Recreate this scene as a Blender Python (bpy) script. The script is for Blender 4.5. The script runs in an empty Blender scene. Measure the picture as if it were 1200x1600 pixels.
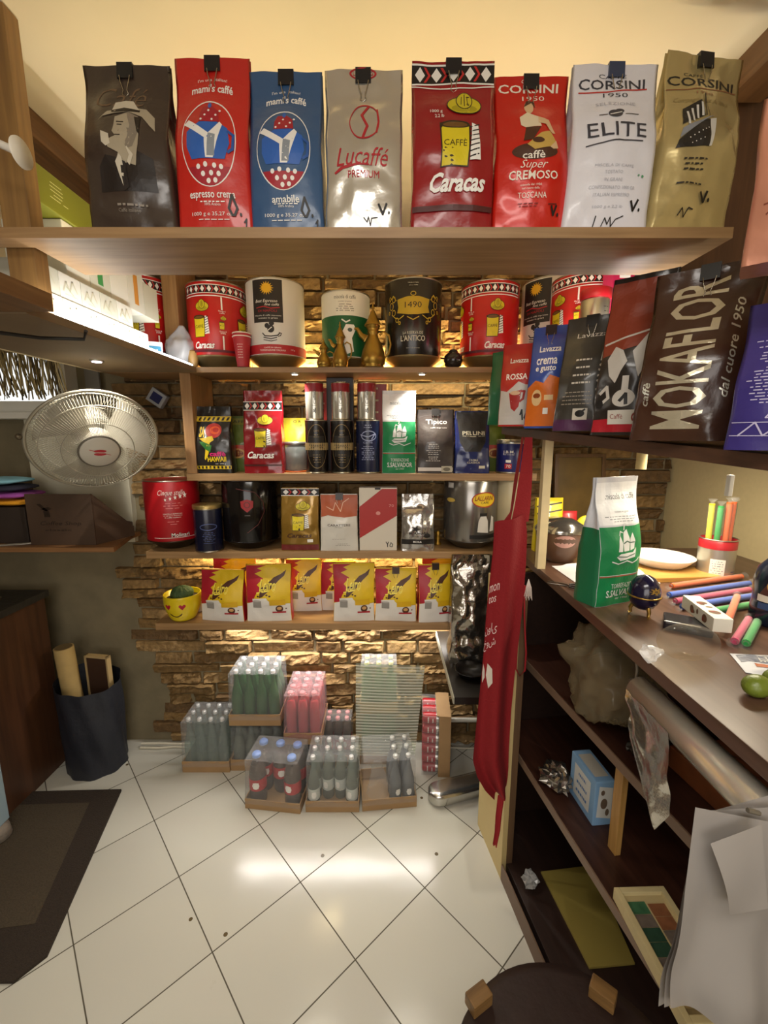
import bpy, bmesh, math, random
from math import sin, cos, pi, radians, tan, atan
from mathutils import Vector, Matrix, noise, geometry
SC = bpy.context.scene
COL = SC.collection
random.seed(7)
R = random.uniform
# ---------------------------------------------------------------- camera, world, lights, exposure
F, PITCH, EYE = 670.0, atan(117/670), 1.5
cam_d = bpy.data.cameras.new('camera'); cam = bpy.data.objects.new('camera', cam_d); COL.objects.link(cam)
cam.location = (0, 0, EYE); cam.rotation_euler = (pi/2-PITCH, 0, 0)
cam_d.sensor_fit = 'HORIZONTAL'; cam_d.sensor_width = 36; cam_d.lens = 36*F/1200; cam_d.clip_start = .02
SC.camera = cam
SC.view_settings.view_transform = 'Standard'; SC.view_settings.look = 'None'
SC.view_settings.gamma = 1; SC.view_settings.use_curve_mapping = False
SC.view_settings.exposure = 0.0
SC.cycles.use_denoising = True
SC.cycles.max_bounces = 8; SC.cycles.transparent_max_bounces = 16
SC.cycles.sample_clamp_indirect = 6
wd = bpy.data.worlds.new('world'); SC.world = wd; wd.use_nodes = True
wd.node_tree.nodes['Background'].inputs[0].default_value = (.9, .85, .75, 1)
wd.node_tree.nodes['Background'].inputs[1].default_value = .10
WARM, WHITE, YEL = (1, .80, .50), (1, .97, .93), (1, .72, .28)
def area(name, loc, rot, sx, sy, power, col):
    l = bpy.data.lights.new(name, 'AREA'); l.shape = 'RECTANGLE'; l.size = sx; l.size_y = sy
    l.energy = power; l.color = col
    o = bpy.data.objects.new(name, l); COL.objects.link(o); o.location = loc; o.rotation_euler = rot
    return o
DOWN, UP, BACK, FRONT = (0, 0, 0), (pi, 0, 0), (pi/2, 0, 0), (-pi/2, 0, 0)   # BACK shines to +Y, FRONT to -Y
area('overhead_fill_light', (.0, -.35, 2.27), DOWN, 1.0, .5, 18, (1, .95, .88))  # added overhead fill for general brightness, out of frame; no known lamp there
area('front_fill_light', (-.2, -1.45, 1.5), BACK, 1.6, 1.2, 19, (1, .96, .92))  # added unseen fill behind the camera, brightens the bag fronts
area('top_shelf_up_light', (-.05, 1.075, 1.90), (radians(165), 0, 0), 1.3, .012, 3.0, (1, .82, .50))
area('ledge_strip_light', (-.70, 1.28, 1.765), (pi, radians(-40), 0), .012, .74, 1.15, WHITE)
area('right_strip_light', (.62, 1.35, 1.765), (pi, radians(40), 0), .012, .5, 3.2, WHITE)
area('can_shelf_back_light', (-.0, 1.865, 1.765), (pi-.5, 0, 0), 1.4, .010, 20, (1, .78, .34))
area('bay_back_light', (.05, 1.86, 1.738), (.3, 0, 0), .9, .008, 1.6, (1, .85, .5))
area('bean_shelf_back_light', (-.25, 1.872, 1.010), (.35, 0, 0), 1.2, .012, 8, (1, .80, .40))
area('low_shelf_back_light', (-.22, 1.862, .698), (.35, 0, 0), 1.05, .012, 9, (1, .96, .90))
area('counter_strip_light', (.86, 1.05, 1.462), (0, 0, radians(14)), .012, .8, 9, (1, .88, .66))
for _x, _y, _p in ((-.34, 1.70, 14), (.145, 1.70, 14), (-.91, 1.42, 20)):
    _l = bpy.data.lights.new('downlight_light', 'SPOT'); _l.energy = _p; _l.spot_size = radians(150 if _x < -.5 else 110); _l.spot_blend = .8
    _l.shadow_soft_size = .015; _l.color = (1, .93, .8)
    _o = bpy.data.objects.new('downlight_light', _l); COL.objects.link(_o); _o.location = (_x, _y, 1.730)
# pixel -> world (photo treated as 1200 x 1600)
CP, SP = cos(PITCH), sin(PITCH)
def ray(px, py):
    dx, dy = (px-600)/F, (py-800)/F
    return Vector((dx, CP-dy*SP, -SP-dy*CP))
def W(px, py, X=None, Y=None, Z=None):
    r = ray(px, py)
    t = X/r.x if X is not None else Y/r.y if Y is not None else (Z-EYE)/r.z
    return Vector((0, 0, EYE))+r*t
def DEP(p): return p[1]*CP-(p[2]-EYE)*SP
# ---------------------------------------------------------------- materials
def lin(h):
    h = h.lstrip('#'); c = [int(h[i:i+2], 16)/255 for i in (0, 2, 4)]
    return tuple(x/12.92 if x <= .04045 else ((x+.055)/1.055)**2.4 for x in c)+(1,)
_M = {}
def mat(hexc, rough=.5, metal=0, bump=0, scale=30, coat=0, emit=0, var=0, key=''):
    k = (hexc, rough, metal, bump, scale, coat, emit, var, key)
    if k in _M: return _M[k]
    m = bpy.data.materials.new('mat_'+hexc.strip('#')); m.use_nodes = True; nt = m.node_tree
    b = nt.nodes['Principled BSDF']; c = lin(hexc)
    b.inputs['Base Color'].default_value = c; b.inputs['Roughness'].default_value = rough
    b.inputs['Metallic'].default_value = metal
    if coat: b.inputs['Coat Weight'].default_value = coat; b.inputs['Coat Roughness'].default_value = .12
    if emit:
        b.inputs['Emission Color'].default_value = c; b.inputs['Emission Strength'].default_value = emit
    if bump or var:
        tc = nt.nodes.new('ShaderNodeTexCoord'); n = nt.nodes.new('ShaderNodeTexNoise')
        n.inputs['Scale'].default_value = scale; n.inputs['Detail'].default_value = 4
        nt.links.new(tc.outputs['Object'], n.inputs['Vector'])
        if bump:
            bp = nt.nodes.new('ShaderNodeBump'); bp.inputs['Strength'].default_value = bump; bp.inputs['Distance'].default_value = .01
            nt.links.new(n.outputs['Fac'], bp.inputs['Height']); nt.links.new(bp.outputs['Normal'], b.inputs['Normal'])
        if var:
            r = nt.nodes.new('ShaderNodeValToRGB')
            r.color_ramp.elements[0].position = .3; r.color_ramp.elements[1].position = .7
            r.color_ramp.elements[0].color = tuple(x*(1-var) for x in c[:3])+(1,)
            r.color_ramp.elements[1].color = tuple(min(1, x*(1+var*.6)) for x in c[:3])+(1,)
            nt.links.new(n.outputs['Fac'], r.inputs['Fac']); nt.links.new(r.outputs['Color'], b.inputs['Base Color'])
    _M[k] = m; return m
def wood(h1, h2, axis=0, scale=1.0, rough=.45):
    k = ('wood', h1, h2, axis, scale, rough)
    if k in _M: return _M[k]
    m = bpy.data.materials.new('wood_'+h1.strip('#')); m.use_nodes = True; nt = m.node_tree; b = nt.nodes['Principled BSDF']
    tc = nt.nodes.new('ShaderNodeTexCoord'); mp = nt.nodes.new('ShaderNodeMapping'); n = nt.nodes.new('ShaderNodeTexNoise')
    s = [70*scale]*3; s[axis] = 4*scale; mp.inputs['Scale'].default_value = s
    n.inputs['Scale'].default_value = 1; n.inputs['Detail'].default_value = 5; n.inputs['Distortion'].default_value = .6
    r = nt.nodes.new('ShaderNodeValToRGB'); r.color_ramp.elements[0].position = .32; r.color_ramp.elements[1].position = .68
    r.color_ramp.elements[0].color = lin(h1); r.color_ramp.elements[1].color = lin(h2)
    L = nt.links.new
    L(tc.outputs['Object'], mp.inputs['Vector']); L(mp.outputs['Vector'], n.inputs['Vector']); L(n.outputs['Fac'], r.inputs['Fac'])
    L(r.outputs['Color'], b.inputs['Base Color']); b.inputs['Roughness'].default_value = rough
    _M[k] = m; return m
def film(hexc='#ffffff', clear=.8, rough=.12, key='', crinkle=0):
    k = ('film', hexc, clear, rough, key, crinkle)
    if k in _M: return _M[k]
    m = bpy.data.materials.new('film_'+hexc.strip('#')); m.use_nodes = True; nt = m.node_tree; nt.nodes.clear()
    o = nt.nodes.new('ShaderNodeOutputMaterial'); mx = nt.nodes.new('ShaderNodeMixShader'); t = nt.nodes.new('ShaderNodeBsdfTransparent')
    p = nt.nodes.new('ShaderNodeBsdfPrincipled'); p.inputs['Base Color'].default_value = lin(hexc); p.inputs['Roughness'].default_value = rough
    t.inputs['Color'].default_value = lin(hexc)
    if crinkle:
        tc = nt.nodes.new('ShaderNodeTexCoord'); n = nt.nodes.new('ShaderNodeTexNoise'); n.inputs['Scale'].default_value = 45; n.inputs['Detail'].default_value = 3; n.inputs['Distortion'].default_value = 1.2
        bp = nt.nodes.new('ShaderNodeBump'); bp.inputs['Strength'].default_value = crinkle; bp.inputs['Distance'].default_value = .012
        nt.links.new(tc.outputs['Object'], n.inputs['Vector']); nt.links.new(n.outputs['Fac'], bp.inputs['Height']); nt.links.new(bp.outputs['Normal'], p.inputs['Normal'])
    f = nt.nodes.new('ShaderNodeLayerWeight')
    if crinkle: nt.links.new(bp.outputs['Normal'], f.inputs['Normal'])
    f.inputs['Blend'].default_value = .22
    a = nt.nodes.new('ShaderNodeMath'); a.operation = 'MULTIPLY_ADD'; a.use_clamp = True
    a.inputs[1].default_value = .45; a.inputs[2].default_value = 1-clear
    L = nt.links.new
    pw = nt.nodes.new('ShaderNodeMath'); pw.operation = 'POWER'; pw.inputs[1].default_value = 2.5; L(f.outputs['Facing'], pw.inputs[0]); L(pw.outputs[0], a.inputs[0]); L(a.outputs[0], mx.inputs['Fac']); L(t.outputs[0], mx.inputs[1]); L(p.outputs[0], mx.inputs[2]); L(mx.outputs[0], o.inputs[0])
    _M[k] = m; return m
def foil(h, rough=.3, metal=0.0, bump=.25, scale=22): return mat(h, rough, metal, bump, scale, coat=.4)
# ---------------------------------------------------------------- mesh collector
class MB:
    def __init__(s): s.v = []; s.f = []; s.m = []; s.s = []; s.mats = []
    def mi(s, m):
        if m not in s.mats: s.mats.append(m)
        return s.mats.index(m)
    def add(s, vs, fs, m, smooth=False):
        o = len(s.v); k = s.mi(m); s.v += [tuple(v) for v in vs]
        for f in fs: s.f.append(tuple(i+o for i in f)); s.m.append(k); s.s.append(smooth)
        return s
    def box(s, c, d, m, bev=.0015, M=None):
        bm = bmesh.new(); bmesh.ops.create_cube(bm, size=1)
        bmesh.ops.scale(bm, vec=d, verts=bm.verts)
        if bev: bmesh.ops.bevel(bm, geom=bm.edges[:], offset=min(bev, min(d)*.3), segments=2, profile=.7, affect='EDGES')
        T = Matrix.Translation(c) @ (M.to_4x4() if M else Matrix()); bm.transform(T)
        bm.verts.index_update()
        s.add([v.co for v in bm.verts], [[v.index for v in f.verts] for f in bm.faces], m); bm.free(); return s
    def bx(s, x0, x1, y0, y1, z0, z1, m, bev=.0015):
        return s.box(((x0+x1)/2, (y0+y1)/2, (z0+z1)/2), (x1-x0, y1-y0, z1-z0), m, bev)
    def grid(s, fn, nu, nv, m, closed=False, smooth=True, flip=False):
        vs = [fn(i/(nu if closed else nu-1), j/(nv-1)) for j in range(nv) for i in range(nu)]
        fs = []
        for j in range(nv-1):
            for i in range(nu if closed else nu-1):
                a, b = j*nu+i, j*nu+(i+1) % nu
                q = (a, b, b+nu, a+nu); fs.append(q[::-1] if flip else q)
        return s.add(vs, fs, m, smooth)
    def lathe(s, prof, m, c=(0, 0, 0), seg=28, M=None, cap=True, smooth=True):
        # profile points (r, z); a None entry splits the smoothing
        c = Vector(c)
        runs, cur = [], []
        for p in prof:
            if p is None: runs.append(cur); cur = [cur[-1]]
            else: cur.append(p)
        runs.append(cur)
        def pt(r, z, a):
            v = Vector((r*cos(a), r*sin(a), z)); return c+(M @ v if M else v)
        for rn in runs:
            s.add([pt(r, z, 2*pi*i/seg) for r, z in rn for i in range(seg)],
                  [(j*seg+i, j*seg+(i+1) % seg, (j+1)*seg+(i+1) % seg, (j+1)*seg+i) for j in range(len(rn)-1) for i in range(seg)], m, smooth)
        if cap:
            for (r, z), fl in ((prof[0], True), (prof[-1], False)):
                if r > 1e-5:
                    f = tuple(range(seg)); s.add([pt(r, z, 2*pi*i/seg) for i in range(seg)], [f[::-1] if fl else f], m)
        return s
    def tube(s, pts, r, m, seg=8, closed=False, cap=True):
        pts = [Vector(p) for p in pts]; n = len(pts); rs = r if isinstance(r, (list, tuple)) else [r]*n
        vs = []; up = None
        for i, p in enumerate(pts):
            if closed: t = pts[(i+1) % n]-pts[i-1]
            else: t = pts[min(i+1, n-1)]-pts[max(i-1, 0)]
            t.normalize()
            if up is None: up = Vector((0, 0, 1)) if abs(t.z) < .9 else Vector((1, 0, 0))
            a = t.cross(up); a = a.normalized() if a.length > 1e-6 else Vector((1, 0, 0)); b = a.cross(t).normalized(); up = b
            for k in range(seg):
                q = 2*pi*k/seg; vs.append(p+(a*cos(q)+b*sin(q))*rs[i])
        fs = []
        for j in range(n if closed else n-1):
            for k in range(seg):
                a0, a1 = j*seg+k, j*seg+(k+1) % seg; b0, b1 = ((j+1) % n)*seg+k, ((j+1) % n)*seg+(k+1) % seg
                fs.append((a0, b0, b1, a1))
        s.add(vs, fs, m, True)
        if cap and not closed: s.add(vs[:seg]+vs[-seg:], [tuple(range(seg)), tuple(range(2*seg-1, seg-1, -1))], m)
        return s
    def ball(s, c, r, m, seg=20, rings=12, fn=None):
        r = (r, r, r) if not isinstance(r, (tuple, list)) else r; c = Vector(c)
        def f(u, v):
            a, b = 2*pi*u, pi*(v-.5); d = Vector((cos(a)*cos(b), sin(a)*cos(b), sin(b))); k = fn(d) if fn else 1
            return c+Vector((d.x*r[0]*k, d.y*r[1]*k, d.z*r[2]*k))
        return s.grid(f, seg, rings, m, closed=True)
    def prism(s, pts, z0, z1, m):
        n = len(pts)
        s.add([(x, y, z0) for x, y in pts]+[(x, y, z1) for x, y in pts],
              [tuple(range(n))[::-1], tuple(range(n, 2*n))]+[(i, (i+1) % n, n+(i+1) % n, n+i) for i in range(n)], m); return s
    def decal(s, shapes, mp, maxlen=.013):
        # shapes: list of (material, triangles in label coordinates); mp(x, y, offset) -> point
        for k, (m, tris) in enumerate(shapes):
            off = .0005+.00014*k; vs = []; fs = []
            st = list(tris)
            while st:
                t = st.pop(); P = [Vector(mp(q[0], q[1], off)) for q in t]
                e = [(P[i]-P[(i+1) % 3]).length for i in range(3)]; j = max(range(3), key=lambda i: e[i])
                if e[j] > maxlen:
                    a, b, c = t[j], t[(j+1) % 3], t[(j+2) % 3]; q = ((a[0]+b[0])/2, (a[1]+b[1])/2)
                    st += [(a, q, c), (q, b, c)]
                else:
                    o = len(vs); vs += P
                    fs.append((o, o+1, o+2))
            s.add(vs, fs, m, False)
        return s
    def build(s, name, parent=None, loc=(0, 0, 0), rot=(0, 0, 0), label=None, cat=None, group=None, kind=None):
        me = bpy.data.meshes.new(name); me.from_pydata(s.v, [], s.f)
        for m in s.mats: me.materials.append(m)
        me.polygons.foreach_set('material_index', s.m); me.polygons.foreach_set('use_smooth', s.s); me.update()
        o = bpy.data.objects.new(name, me); COL.objects.link(o); o.location = loc; o.rotation_euler = rot
        if parent: o.parent = parent
        return tag(o, label, cat, group, kind)
def tag(o, label=None, cat=None, group=None, kind=None):
    for k, v in (('label', label), ('category', cat), ('group', group), ('kind', kind)):
        if v: o[k] = v
    return o
def empty(name, loc=(0, 0, 0), rot=(0, 0, 0), label=None, cat=None, group=None):
    o = bpy.data.objects.new(name, None); COL.objects.link(o); o.location = loc; o.rotation_euler = rot; o.empty_display_size = .05
    return tag(o, label, cat, group)
def copy_tree(o, parent=None):
    c = o.copy(); COL.objects.link(c)
    if parent: c.parent = parent
    for ch in list(o.children): copy_tree(ch, c)
    return c
# ---------------------------------------------------------------- flat shapes for printed labels: triangles in label coordinates
def poly(pts, holes=()):
    L = [[Vector((x, y, 0)) for x, y in pts]]+[[Vector((x, y, 0)) for x, y in h] for h in holes]
    A = [(v.x, v.y) for l in L for v in l]
    return [tuple(A[i] for i in t) for t in geometry.tessellate_polygon(L)]
def rect(cx, cy, w, h): return poly([(cx-w/2, cy-h/2), (cx+w/2, cy-h/2), (cx+w/2, cy+h/2), (cx-w/2, cy+h/2)])
def epts(cx, cy, rx, ry, n=28, a0=0, a1=2*pi): return [(cx+rx*cos(a0+(a1-a0)*i/n), cy+ry*sin(a0+(a1-a0)*i/n)) for i in range(n)]
def ell(cx, cy, rx, ry, n=24): return poly(epts(cx, cy, rx, ry, n))
def ring(cx, cy, rx, ry, tx, ty=None, n=40):
    ty = ty or tx*.5; a, b = epts(cx, cy, rx, ry, n), epts(cx, cy, rx-tx, ry-ty, n)
    return [t for i in range(n) for t in ((a[i], a[(i+1) % n], b[i]), (b[i], a[(i+1) % n], b[(i+1) % n]))]
ASP = [1.0]   # label width / label height of the thing being printed, so strokes keep even width
def stroke(pts, w, closed=False):
    T = []; k = ASP[0]     # x runs -1..1 over the width, y 0..1 over the height
    n = len(pts)
    for i in range(n if closed else n-1):
        (x0, y0), (x1, y1) = pts[i], pts[(i+1) % n]
        dx, dy = (x1-x0)*k/2, (y1-y0); l = math.hypot(dx, dy) or 1e-6
        nx, ny = -dy/l*w/2, dx/l*w/2; ex, ey = dx/l*w*.3, dy/l*w*.3
        nx, ex = nx*2/k, ex*2/k
        q = [(x0-ex+nx, y0-ey+ny), (x1+ex+nx, y1+ey+ny), (x1+ex-nx, y1+ey-ny), (x0-ex-nx, y0-ey-ny)]
        T += [(q[0], q[1], q[2]), (q[0], q[2], q[3])]
    return T
_T = {}
def text(s, cx, cy, w, h, bold=0, shear=0, rot=0, arc=0):
    k = (s, bold, shear)
    if k not in _T:
        c = bpy.data.curves.new('t', 'FONT'); c.body = s; c.resolution_u = 2; c.offset = bold; c.shear = shear
        o = bpy.data.objects.new('t', c); me = bpy.data.meshes.new_from_object(o); me.calc_loop_triangles()
        V = [(v.co.x, v.co.y) for v in me.vertices]
        xs = [v[0] for v in V] or [0]; ys = [v[1] for v in V] or [0]
        x0, x1, y0, y1 = min(xs), max(xs), min(ys), max(ys)
        V = [((x-x0)/(x1-x0 or 1)-.5, (y-y0)/(y1-y0 or 1)-.5) for x, y in V]
        _T[k] = [tuple(V[i] for i in t.vertices) for t in me.loop_triangles]
        bpy.data.objects.remove(o); bpy.data.curves.remove(c); bpy.data.meshes.remove(me)
    def f(x, y):
        if rot == 90: x, y = -y, x
        return (cx+x*w, cy+y*h+arc*(1-4*x*x))
    return [tuple(f(*q) for q in t) for t in _T[k]]
def lines(cx, y0, y1, n, w, t=.006, seed=0):
    rr = random.Random(seed); T = []
    for i in range(n):
        y = y1+(y0-y1)*i/max(1, n-1); ww = w*rr.uniform(.55, 1)
        x = cx-ww/2; 
        while x < cx+ww/2-.02:
            l = min(rr.uniform(.05, .16), cx+ww/2-x); T += rect(x+l/2, y, l, t); x += l+.035
    return T
def C(h, rough=.45, metal=0): return mat(h, rough, metal)
WHT, BLK, RED, YLW, GRN = C('#f2efe8'), C('#171312'), C('#b3141c'), C('#d9c320'), C('#0f7a44')
# ---------------------------------------------------------------- builders of the shop's goods
def sm(a, b, x):
    x = min(1, max(0, (x-a)/(b-a))); return x*x*(3-2*x)
def bag_fn(w, h, d, seed, cr, lean=0, top=.93, belly=.012):
    def D(t): return d/2*(1-sm(.40, top, t))+.004
    def Wd(t): return w/2*(1-.035*sin(pi*min(1, t/.9)))
    def front(xn, t, off=0, back=False):
        x = xn*Wd(t); z = t*h
        n = cr*(noise.noise(Vector((x*16+seed*3.1, z*13, seed*1.7)))+.6*noise.noise(Vector((x*34, z*30+seed, seed))))
        n *= (1-.4*abs(xn)**4)
        y = -D(t)*(1-.12*abs(xn)**3)-belly*(1-xn*xn)*sin(pi*min(1, t/.95))+n
        if back: y = -y
        return (x+lean*z+cr*.5*noise.noise(Vector((seed, z*15, xn))), y-off, z)
    return front, D, Wd
def bag(name, label, x0, x1, ytop, Y, zb, d, mt, decs, rz=0, group='bags of coffee', clip=None, lean=0, w=None, xy=None, h=None, cr=.004,
        cat='coffee bag', seed=None, side=None, top=.93, ybase=None, side_top=1, belly=.012):
    seed = seed if seed is not None else random.random()*50
    pm = W((x0+x1)/2, ((ybase or W_py(zb, Y))+ytop)/2, Y=Y)
    dep = DEP(pm)
    w = w or (x1-x0)*dep/F
    h = h or W((x0+x1)/2, ytop, Y=Y+d*.35).z-zb
    if xy is None: xy = (pm.x-lean*h/2, Y+d/2)
    ASP[0] = w/h
    front, D, Wd = bag_fn(w, h, d, seed, cr, lean, top, belly)
    b = MB(); N = 25; NS = 5; NT = 46
    def rg(t):
        P = [front(-1+2*i/(N-1), t) for i in range(N)]
        fr, bk = front(1, t), front(1, t, 0, True); q = []
        for i in range(1, NS):
            k = i/NS; ind = (d/2-D(t)+.002)*.8*(1-abs(2*k-1)); q.append((fr[0]*(1-k)+bk[0]*k-ind, fr[1]*(1-k)+bk[1]*k, fr[2]))
        P += q; P += [front(1-2*i/(N-1), t, 0, True) for i in range(N)]
        fl, bl = front(-1, t), front(-1, t, 0, True)
        for i in range(1, NS):
            k = i/NS; ind = (d/2-D(t)+.002)*.8*(1-abs(2*k-1)); P.append((bl[0]*(1-k)+fl[0]*k+ind, bl[1]*(1-k)+fl[1]*k, fl[2]))
        return P
    ringn = 2*N+2*(NS-1); vs = []
    for j in range(NT+1): vs += rg(j/NT)
    fs = [(j*ringn+i, j*ringn+(i+1) % ringn, (j+1)*ringn+(i+1) % ringn, (j+1)*ringn+i) for j in range(NT) for i in range(ringn)]
    k = (N-1)
    b.add(vs, fs, mt, True)
    b.add(vs[:ringn], [tuple(range(ringn))[::-1]], mt); b.add(vs[-ringn:], [tuple(range(ringn))], mt)
    if side:   # side gussets in their own colour
        kk = b.mi(side)
        for q, f in enumerate(b.f[:len(fs)]):
            i = f[0] % ringn
            if (N-1 <= i < N-1+NS or i >= 2*N-1+NS-1) and f[0]//ringn < NT*side_top: b.m[q] = kk
    b.decal(decs(), front)
    root = b.build(name, None, (xy[0], xy[1], zb), (0, 0, rz), label, cat, group)
    if clip: binder_clip(root, front(0, 1)[0], h, clip)
    return root
def W_py(z, Y):
    d = Y*CP-(z-EYE)*SP; return 800-F*(Y*SP+(z-EYE)*CP)/d
def binder_clip(root, x, h, hexc, w=.030):
    k = C(hexc, .35); b = MB(); hh = .024
    b.add([(x-w/2, -.009, h-hh), (x+w/2, -.009, h-hh), (x+w/2, .009, h-hh), (x-w/2, .009, h-hh),
           (x-w/2, -.0065, h+.004), (x+w/2, -.0065, h+.004), (x+w/2, .0065, h+.004), (x-w/2, .0065, h+.004)],
          [(0, 1, 5, 4), (1, 2, 6, 5), (2, 3, 7, 6), (3, 0, 4, 7), (4, 5, 6, 7)], k)
    o = b.build('binder_clip', root)
    wv = MB(); st = C('#b9b4a8', .25, 1)
    for sg in (-1, 1):
        y = sg*.0115
        wv.tube([(x-.010, sg*.0095, h-.020), (x-.008, y, h-.032), (x-.0035, y, h-.046), (x-.006, y, h-.053), (x, y, h-.058), (x+.006, y, h-.053), (x+.0035, y, h-.046), (x+.008, y, h-.032), (x+.010, sg*.0095, h-.020)], .0009, st, 5)
    wv.build('wire_handle', o)
def can_at(x0, x1, Y, z):
    pm = W((x0+x1)/2, W_py(z, Y), Y=Y); d = DEP((pm.x, Y, z)); return pm.x, (x1-x0)/2*d/F*.965
def can(name, label, x0, x1, ytop, Y, zb, mt, decs, foot=None, rim='#b8b2a4', lid=None, group=None, h=None, cat='tin', span=1.0, rz=0, zm=None):
    X, r = can_at(x0, x1, Y, zb+.1); h = h or W((x0+x1)/2, ytop, Y=Y-r).z-zb
    root = empty(name, (X, Y, zb), (0, 0, -math.atan2(X, Y)+rz), label, cat, group)
    z0 = h*.13 if foot else .004
    b = MB(); b.lathe([(r*.985, z0), (r, z0+.003), (r, h-.004), (r*.985, h-.001)], mt, seg=48)
    def mp(x, y, off):
        a = x*pi/2*span; rr = r+off; return (rr*sin(a), -rr*cos(a), z0+(h-z0)*y)
    ASP[0] = pi*r*span/(h-z0)
    b.decal(decs(), mp, .012); b.build('body', root)
    st = C(rim, .3, 1)
    if foot: MB().lathe([(r*.52, 0), (r*.56, h*.012), (r*.97, z0*.93), None, (r*1.01, z0), (r*1.01, z0+.004), (r*.98, z0+.005)], C(foot, .3, .6), seg=40).build('hopper_foot', root)
    else: MB().lathe([(r*.98, 0), (r*1.015, .001), (r*1.015, .005), (r*.99, .006)], st, seg=40).build('bottom_rim', root)
    MB().lathe([(r*.99, h-.005), (r*1.015, h-.003), (r*1.015, h), (r*.96, h), None, (r*.95, h-.004), (r*.1, h-.004)], st, seg=40).build('top_rim', root)
    if lid: MB().lathe([(r*1.03, h-.001), (r*1.03, h+.012), (r*.98, h+.014), (r*.2, h+.014)], lid, seg=40).build('lid', root)
    return root
# ---------------------------------------------------------------- the setting
def tile_floor():
    m = bpy.data.materials.new('floor_tiles'); m.use_nodes = True; nt = m.node_tree; b = nt.nodes['Principled BSDF']; L = nt.links.new
    def N(t, **k):
        n = nt.nodes.new(t)
        for a, v in k.items(): setattr(n, a, v)
        return n
    tc = N('ShaderNodeTexCoord'); mp = N('ShaderNodeMapping'); mp.vector_type = 'TEXTURE'
    mp.inputs['Location'].default_value = (-.71, 1.246, 0); mp.inputs['Rotation'].default_value = (0, 0, radians(42.5))
    L(tc.outputs['Object'], mp.inputs['Vector']); sx = N('ShaderNodeSeparateXYZ'); L(mp.outputs['Vector'], sx.inputs[0])
    ds, ids = [], []
    for ax in (0, 1):
        d = N('ShaderNodeMath', operation='DIVIDE'); d.inputs[1].default_value = .300; L(sx.outputs[ax], d.inputs[0])
        f = N('ShaderNodeMath', operation='FRACT'); L(d.outputs[0], f.inputs[0])
        s = N('ShaderNodeMath', operation='SUBTRACT'); s.inputs[1].default_value = .5; L(f.outputs[0], s.inputs[0])
        a = N('ShaderNodeMath', operation='ABSOLUTE'); L(s.outputs[0], a.inputs[0]); ds.append(a)
        fl = N('ShaderNodeMath', operation='FLOOR'); L(d.outputs[0], fl.inputs[0]); ids.append(fl)
    mxm = N('ShaderNodeMath', operation='MAXIMUM'); L(ds[0].outputs[0], mxm.inputs[0]); L(ds[1].outputs[0], mxm.inputs[1])
    g = N('ShaderNodeMapRange'); g.inputs[1].default_value = .4925; g.inputs[2].default_value = .4955; L(mxm.outputs[0], g.inputs[0])
    cv = N('ShaderNodeCombineXYZ'); L(ids[0].outputs[0], cv.inputs[0]); L(ids[1].outputs[0], cv.inputs[1])
    wn = N('ShaderNodeTexWhiteNoise'); L(cv.outputs[0], wn.inputs['Vector'])
    tr = N('ShaderNodeValToRGB'); tr.color_ramp.elements[0].color = lin('#bfbcb1'); tr.color_ramp.elements[1].color = lin('#c9c7bb'); L(wn.outputs['Value'], tr.inputs['Fac'])
    n1 = N('ShaderNodeTexNoise'); n1.inputs['Scale'].default_value = 9; n1.inputs['Detail'].default_value = 8; n1.inputs['Roughness'].default_value = .7; L(tc.outputs['Object'], n1.inputs['Vector'])
    r1 = N('ShaderNodeValToRGB'); r1.color_ramp.elements[0].position = .66; r1.color_ramp.elements[1].position = .85
    r1.color_ramp.elements[0].color = (0, 0, 0, 1); r1.color_ramp.elements[1].color = (.35, .35, .35, 1); L(n1.outputs['Fac'], r1.inputs['Fac'])
    m1 = N('ShaderNodeMix', data_type='RGBA'); m1.inputs[7].default_value = lin('#8c7f66'); L(r1.outputs['Color'], m1.inputs[0]); L(tr.outputs['Color'], m1.inputs[6])
    vo = N('ShaderNodeTexVoronoi'); vo.inputs['Scale'].default_value = 7; L(tc.outputs['Object'], vo.inputs['Vector'])
    rv = N('ShaderNodeValToRGB'); rv.color_ramp.interpolation = 'CONSTANT'; rv.color_ramp.elements[0].color = (1, 1, 1, 1); rv.color_ramp.elements[1].position = .045; rv.color_ramp.elements[1].color = (0, 0, 0, 1)
    L(vo.outputs['Distance'], rv.inputs['Fac'])
    m3 = N('ShaderNodeMix', data_type='RGBA'); m3.inputs[7].default_value = lin('#5d5038'); L(rv.outputs['Color'], m3.inputs[0]); L(m1.outputs[2], m3.inputs[6])
    m2 = N('ShaderNodeMix', data_type='RGBA'); m2.inputs[7].default_value = lin('#4a4436'); L(g.outputs[0], m2.inputs[0]); L(m3.outputs[2], m2.inputs[6])
    L(m2.outputs[2], b.inputs['Base Color']); 
    ro = N('ShaderNodeMapRange'); ro.inputs[3].default_value = .17; ro.inputs[4].default_value = .8; L(g.outputs[0], ro.inputs[0]); L(ro.outputs[0], b.inputs['Roughness'])
    n2 = N('ShaderNodeTexNoise'); n2.inputs['Scale'].default_value = 5; L(tc.outputs['Object'], n2.inputs['Vector'])
    bp = N('ShaderNodeBump'); bp.inputs['Strength'].default_value = .08; bp.inputs['Distance'].default_value = .02; L(n2.outputs['Fac'], bp.inputs['Height']); L(bp.outputs['Normal'], b.inputs['Normal'])
    return m
b = MB(); b.bx(-2.2, 1.4, -1.6, 1.99, -.05, 0, tile_floor(), 0); b.build('floor', kind='structure')
CREAM = mat('#e6d8b4', .75, bump=.15, scale=3, var=.06)
MB().bx(-2.2, 1.4, -1.6, 1.99, 2.30, 2.36, CREAM, 0).build('ceiling', kind='structure')
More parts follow.
